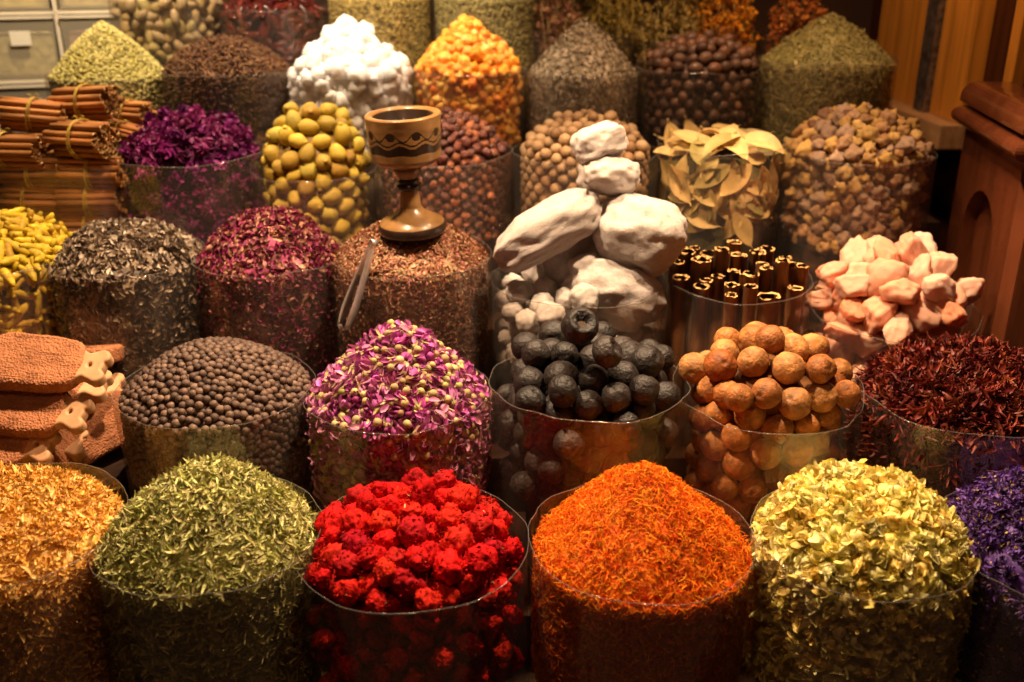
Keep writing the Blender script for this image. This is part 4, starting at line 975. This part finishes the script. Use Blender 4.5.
# orange gum
m = mat('orange_gum', [(.86, .26, .020), (.90, .38, .045), (.92, .50, .11), (.72, .17, .015)], rough=.25, ns=70, noise_mix=.2, bump=.4, bs=90, var=.12, sss=.45, sssr=(.02, .008, .002), coat=.3)
packed(469, 68, 112, 14, Y5, 'peak', 28, 'orange_gum_lump', [blob(3, .35, 1.7, i*1.3, (1.1, .95, .9), oct2=.12) for i in range(5)], m, (.0078, .0130), 'gum lump', 'orange gum lumps in the back row', 'glassy orange gum lump', 'the orange gum heap',
       'clear plastic bag around the glassy orange gum', nmax=500, sd=.17, unit=1.3, squash=.86, cc=(.35, .08, .01), core_name='gum_crumbs', core_label='orange gum crumbs deep inside their bag', up=-.002)
# grey seeds
b = Bag(583, 70, 114, 16, Y5, 'cone', nzamp=.005, seed=29)
m = mat('grey_bark_shred', [(.30, .23, .15), (.42, .34, .24), (.22, .16, .10), (.34, .27, .16)], rnd='island', rough=.6, ns=100, var=.25)
scatter_stuff('dried_herb_curls', b, flakes(6, .013, .0050, (.6, 2.6), (.3, 1.0), sd=81, seg=3), m, 3200, 'pointed heap of grey beige dried herb curls in the back row', 'dried herb', tilt=.6, depthj=.005, inset=.005, sd=.16)
make_bag(b, 'clear plastic bag around the grey beige herb curls', up=.0, seed=65)
# nutmegs
m = mat('nutmeg_shell', [(.10, .050, .030), (.15, .080, .050), (.08, .036, .022), (.19, .085, .045)], rough=.35, ns=60, noise_mix=.45, bump=.25, bs=120, var=.2, coat=.15)
packed(702, 64, 126, 32, Y5, 'full', 30, 'nutmeg', [blob(3, .05, 1.3, i, (1.12, .95, .93)) for i in range(4)], m, (.0128, .0158), 'nutmeg', 'brown nutmegs in the back row', 'dark brown nutmeg', 'the nutmeg heap',
       'clear plastic bag around the dark brown nutmegs', nmax=300, sd=.16, cc=(.03, .014, .008), core_name='nutmeg_mass', core_label='nutmegs deep inside their bag', up=-.004, wob=.006)
# thyme-like herb
b = Bag(827, 58, 132, 10, Y5 - .02, 'peak', nzamp=.005, seed=31)
m = mat('straw_green_herb', [(.36, .29, .09), (.46, .38, .13), (.26, .24, .07), (.54, .44, .20)], rnd='island', rough=.6, ns=100, var=.25)
scatter_stuff('shredded_herb', b, [thread(.020, .0010, .7, i) for i in range(5)] + flakes(3, .011, .003, (.4, 2), (.3, .9), sd=91, seg=2), m, 5200, 'heap of shredded straw green herb in the back right bag', 'dried herb', tilt=.6, depthj=.005, inset=.005, sd=.17)
make_bag(b, 'clear plastic bag around the straw green shredded herb', up=.0, seed=67)

# ================================================================== ROW 6 (furthest)
# almonds in their shells
m = mat('pale_shell_nut', [(.46, .34, .18), (.54, .42, .25), (.38, .26, .10), (.42, .36, .14)], rough=.5, ns=60, noise_mix=.3, bump=.3, var=.15)
packed(168, 0, 112, -26, Y6, 'dome', 33, 'pistachio_nut', [blob(3, .08, 1.3, i, (1.35, .85, .72)) for i in range(4)], m, (.0135, .0175), 'nut', 'pale nuts in the furthest row', 'pale oval shelled nut', 'the pale nut heap',
       'clear plastic bag around pale oval nuts, furthest row', nmax=200, sd=.15, cc=(.16, .10, .03), core_name='pale_nut_mass', core_label='pale nuts deep inside their bag')
# chilies
b = Bag(273, 8, 106, -12, Y6, 'dome', nzamp=.005, seed=34)
m = mat('dark_chili', [(.05, .008, .007), (.09, .013, .010), (.15, .03, .016)], rough=.22, ns=60, noise_mix=.4, bump=.4, var=.2, coat=.3)
def chili(seed):
    q = random.Random(seed); L = .06; bd = q.uniform(.2, .6)
    pts = [(L*(i/8 - .5), L*bd*(.25 - (i/8 - .5)**2), .003*math.sin(i*1.3 + seed)) for i in range(9)]
    return combine([tube(pts, [.0025, .0075, .0095, .0095, .0085, .0070, .0055, .0035, .001], 8).xf(Matrix.Diagonal((1, 1, .6, 1))), tube([(-L*.5, 0, 0), (-L*.62, -.004, 0)], .0015, 4)])
surf_things('dried_chili', b, [chili(i) for i in range(5)], m, 150, 'chili', 'dark chilies in the furthest row', 'shiny dark red dried chili', 'the chili heap', .017, 300, (.8, 1.1), tilt=.35, side_tilt=.15, sd=.13, off=.005, inset=.004,
            cinset=.014, rest_name='dried_chilies', rest_label='dark red chilies packed deep in their bag')
make_bag(b, 'clear plastic bag around shiny dark chilies, furthest row', up=0, seed=69)
for cx, wp, cc, nm, lb, cat in ((379, 104, [(.40, .31, .07), (.50, .40, .12), (.32, .24, .05)], 'yellow_lentils', 'fine golden yellow grains behind the white crystals', 'grains'),
                                (485, 104, [(.36, .32, .10), (.44, .39, .15), (.27, .24, .07)], 'green_seeds', 'fine olive green seeds behind the orange gum', 'seeds')):
    b = Bag(cx, -4, wp, -22, Y6, 'dome', nzamp=.003, seed=cx)
    m = mat(nm + '_skin', cc, rnd='island', rough=.6, ns=100, var=.25)
    scatter_stuff(nm, b, [blob(1, .1, 2, i, (.0048, .0034, .0030)) for i in range(3)], m, 2600, lb, cat, tilt=.4, depthj=.003, inset=.004, sd=.17)
    make_bag(b, 'clear plastic bag around the ' + lb.split(' behind')[0] + ', furthest row', up=.004, seed=cx % 50)
# dried flower bunches wrapped in clear film
def bunch(px, py, Y, h, fl_cols, st_col, label, seed, tilt, nb=170, spread=.075, fs=1.0):
    base = P(px, py, Y); base.z = CZ[5]; q = random.Random(seed); root = empty('dried_flower_bunch', base); root.rotation_euler = (0, tilt, q.uniform(-.4, .4))
    tag(root, label, 'dried flowers', 'dried flower bunches along the back')
    ms_ = mat('dry_stem', [st_col], rnd='island', rough=.7, ns=60, var=.25); mf = mat('bunch_blossom', fl_cols, rnd='island', rough=.6, ns=90, var=.3, transl=.15)
    st, fl = [], []; pet = [cluster(7, seed*3 + i, .0055, .008, .005, (.5, 2), (.3, 1)) for i in range(3)]
    for i in range(60):
        a = q.uniform(0, 6.28); r0 = q.uniform(0, .022); r1 = spread*math.sqrt(q.random()); hh = h*q.uniform(.72, 1.0)*(1 - .25*(r1/spread)**2)
        p0 = Vector((r0*math.cos(a), r0*math.sin(a), 0)); p1 = Vector((r1*math.cos(a), r1*math.sin(a), hh)); st.append(tube([p0, p0.lerp(p1, .5) + Vector((q.uniform(-.006, .006), q.uniform(-.006, .006), 0)), p1], .0013, 4))
        for k_ in range(nb*4//60):
            t = q.uniform(.50, 1.04); p = p0.lerp(p1, t) + Vector((q.gauss(0, .008), q.gauss(0, .008), q.gauss(0, .004))); fl.append((q.randrange(3), np.array(rand_rot())*q.uniform(1.0, 2.0)*fs, tuple(p)))
    build('stems', combine(st), ms_, parent=root)
    o = scatter_mesh('blossoms', pet, fl, mf); o.parent = root; o['kind'] = 'stuff'
    V, Fs = [], []; ns = 28
    for j in range(7):
        t = j/6
        for k_ in range(ns):
            a = 2*PI*k_/ns; r = (.026 + (spread*1.12 - .020)*t**.8)*(1 + .05*math.sin(a*5 + j + seed)); V.append((r*math.cos(a), r*math.sin(a), .004 + h*.62*t + (.015*math.sin(a*4 + seed) if j == 6 else 0)))
    for j in range(6):
        for k_ in range(ns): Fs.append((j*ns + k_, j*ns + (k_ + 1) % ns, (j + 1)*ns + (k_ + 1) % ns, (j + 1)*ns + k_))
    build('film_wrap', T(V, Fs), PLASTIC, parent=root)
HB = .44
bunch(562, 10, 2.613, HB, [(.42, .24, .10), (.40, .16, .12), (.50, .34, .14)], (.30, .20, .07), 'dusty pink and straw dried flower bunch behind the grey herb', 3, -.05)
bunch(612, 10, 2.646, HB + .02, [(.40, .28, .05), (.52, .38, .08), (.30, .20, .04)], (.36, .27, .08), 'yellow brown dried flower bunch between pink and golden ones', 5, .03)
bunch(662, 10, 2.596, HB - .01, [(.46, .30, .05), (.40, .30, .10), (.28, .18, .04)], (.40, .30, .10), 'golden dried flower bunch directly behind the nutmegs', 7, .06)
bunch(727, 5, 2.63, HB + .01, [(.95, .42, .02), (.90, .32, .02), (.80, .50, .06)], (.22, .13, .04), 'bright orange dried flower bunch behind the nutmegs', 9, 0, nb=230)
bunch(792, 8, 2.646, HB - .02, [(.72, .24, .05), (.55, .17, .04), (.80, .36, .07)], (.18, .09, .03), 'rusty orange dried flower bunch behind the straw green herb', 11, .05)
bunch(690, 0, 2.788, HB + .06, [(.50, .32, .05), (.40, .22, .04)], (.22, .14, .05), 'tall ochre dried flower bunch furthest back', 13, 0)
bunch(590, 0, 2.788, HB + .06, [(.38, .28, .06), (.30, .20, .05)], (.24, .17, .06), 'tall olive brown dried flower bunch furthest back', 15, 0)

# clear drawer rack at the back left
def drawer_rack():
    c = P(66, 60, 2.66); root = empty('drawer_rack', (c.x - .22, 2.72, CZ[5] - .02), .30); root.scale = (1.35, 1.35, 1.35); tag(root, 'clear plastic drawer rack with small white tags at back left', 'drawer rack')
    fr_m = mat('milky_plastic_frame', [(.78, .70, .55)], ns=20, rough=.35, var=0, noise_mix=.1); cl = plastic('milky_drawer_plastic', .30, .35, (.95, .86, .66), .2, .10, clear=(.95, .92, .86))
    tagm = mat('white_paper_tag', [(.86, .80, .66)], rough=.7, var=0, noise_mix=.05)
    cw, ch, n, rows, D = .135, .125, 4, 4, .14; W_ = cw*n; z0 = .0
    for j in range(rows + 1): build('shelf', box((0, 0, z0 + j*ch), (W_, D, .006), .001), fr_m, parent=root)
    for i in range(n + 1): build('upright', box((-W_/2 + i*cw, 0, z0 + rows*ch/2), (.007, D, rows*ch), .001), fr_m, parent=root)
    cols = [(.80, .70, .24), (.70, .36, .28), (.85, .72, .14), (.72, .64, .30), (.62, .32, .26), (.78, .62, .20), (.60, .34, .28), (.72, .60, .34)]
    for j in range(rows):
        for i in range(n):
            x = -W_/2 + (i + .5)*cw; z = z0 + j*ch + .006
            V = []
            for (zz, wv, fy) in ((0, .058, -.060), (.112, .062, -.078)):
                for (a, c_) in ((-wv, fy), (wv, fy), (wv, .055), (-wv, .055)): V.append((x + a, c_, z + zz))
            dr = build('drawer', T(V, [(3, 2, 1, 0), (0, 1, 5, 4), (1, 2, 6, 5), (2, 3, 7, 6), (3, 0, 4, 7)], smooth=False), cl, parent=root)
            build('drawer_rim', box((x, -.079, z + .112), (.126, .006, .005), .001), fr_m, parent=dr)
            build('paper_tag', box((x, -.0745, z + .075), (.036, .0015, .026)), tagm, parent=dr).rotation_euler = (0, 0, 0)
            q = (i*3 + j*5) % 8; fm = mat('drawer_filling_tone', [cols[q]], ns=90, noise_mix=.7, rough=.8, bump=1, var=0)
            bmz = box((x, -.006, z + .004 + .040), (.108, .095, .080), .012); o = build('spice_filling', bmz, fm, parent=dr)
drawer_rack()
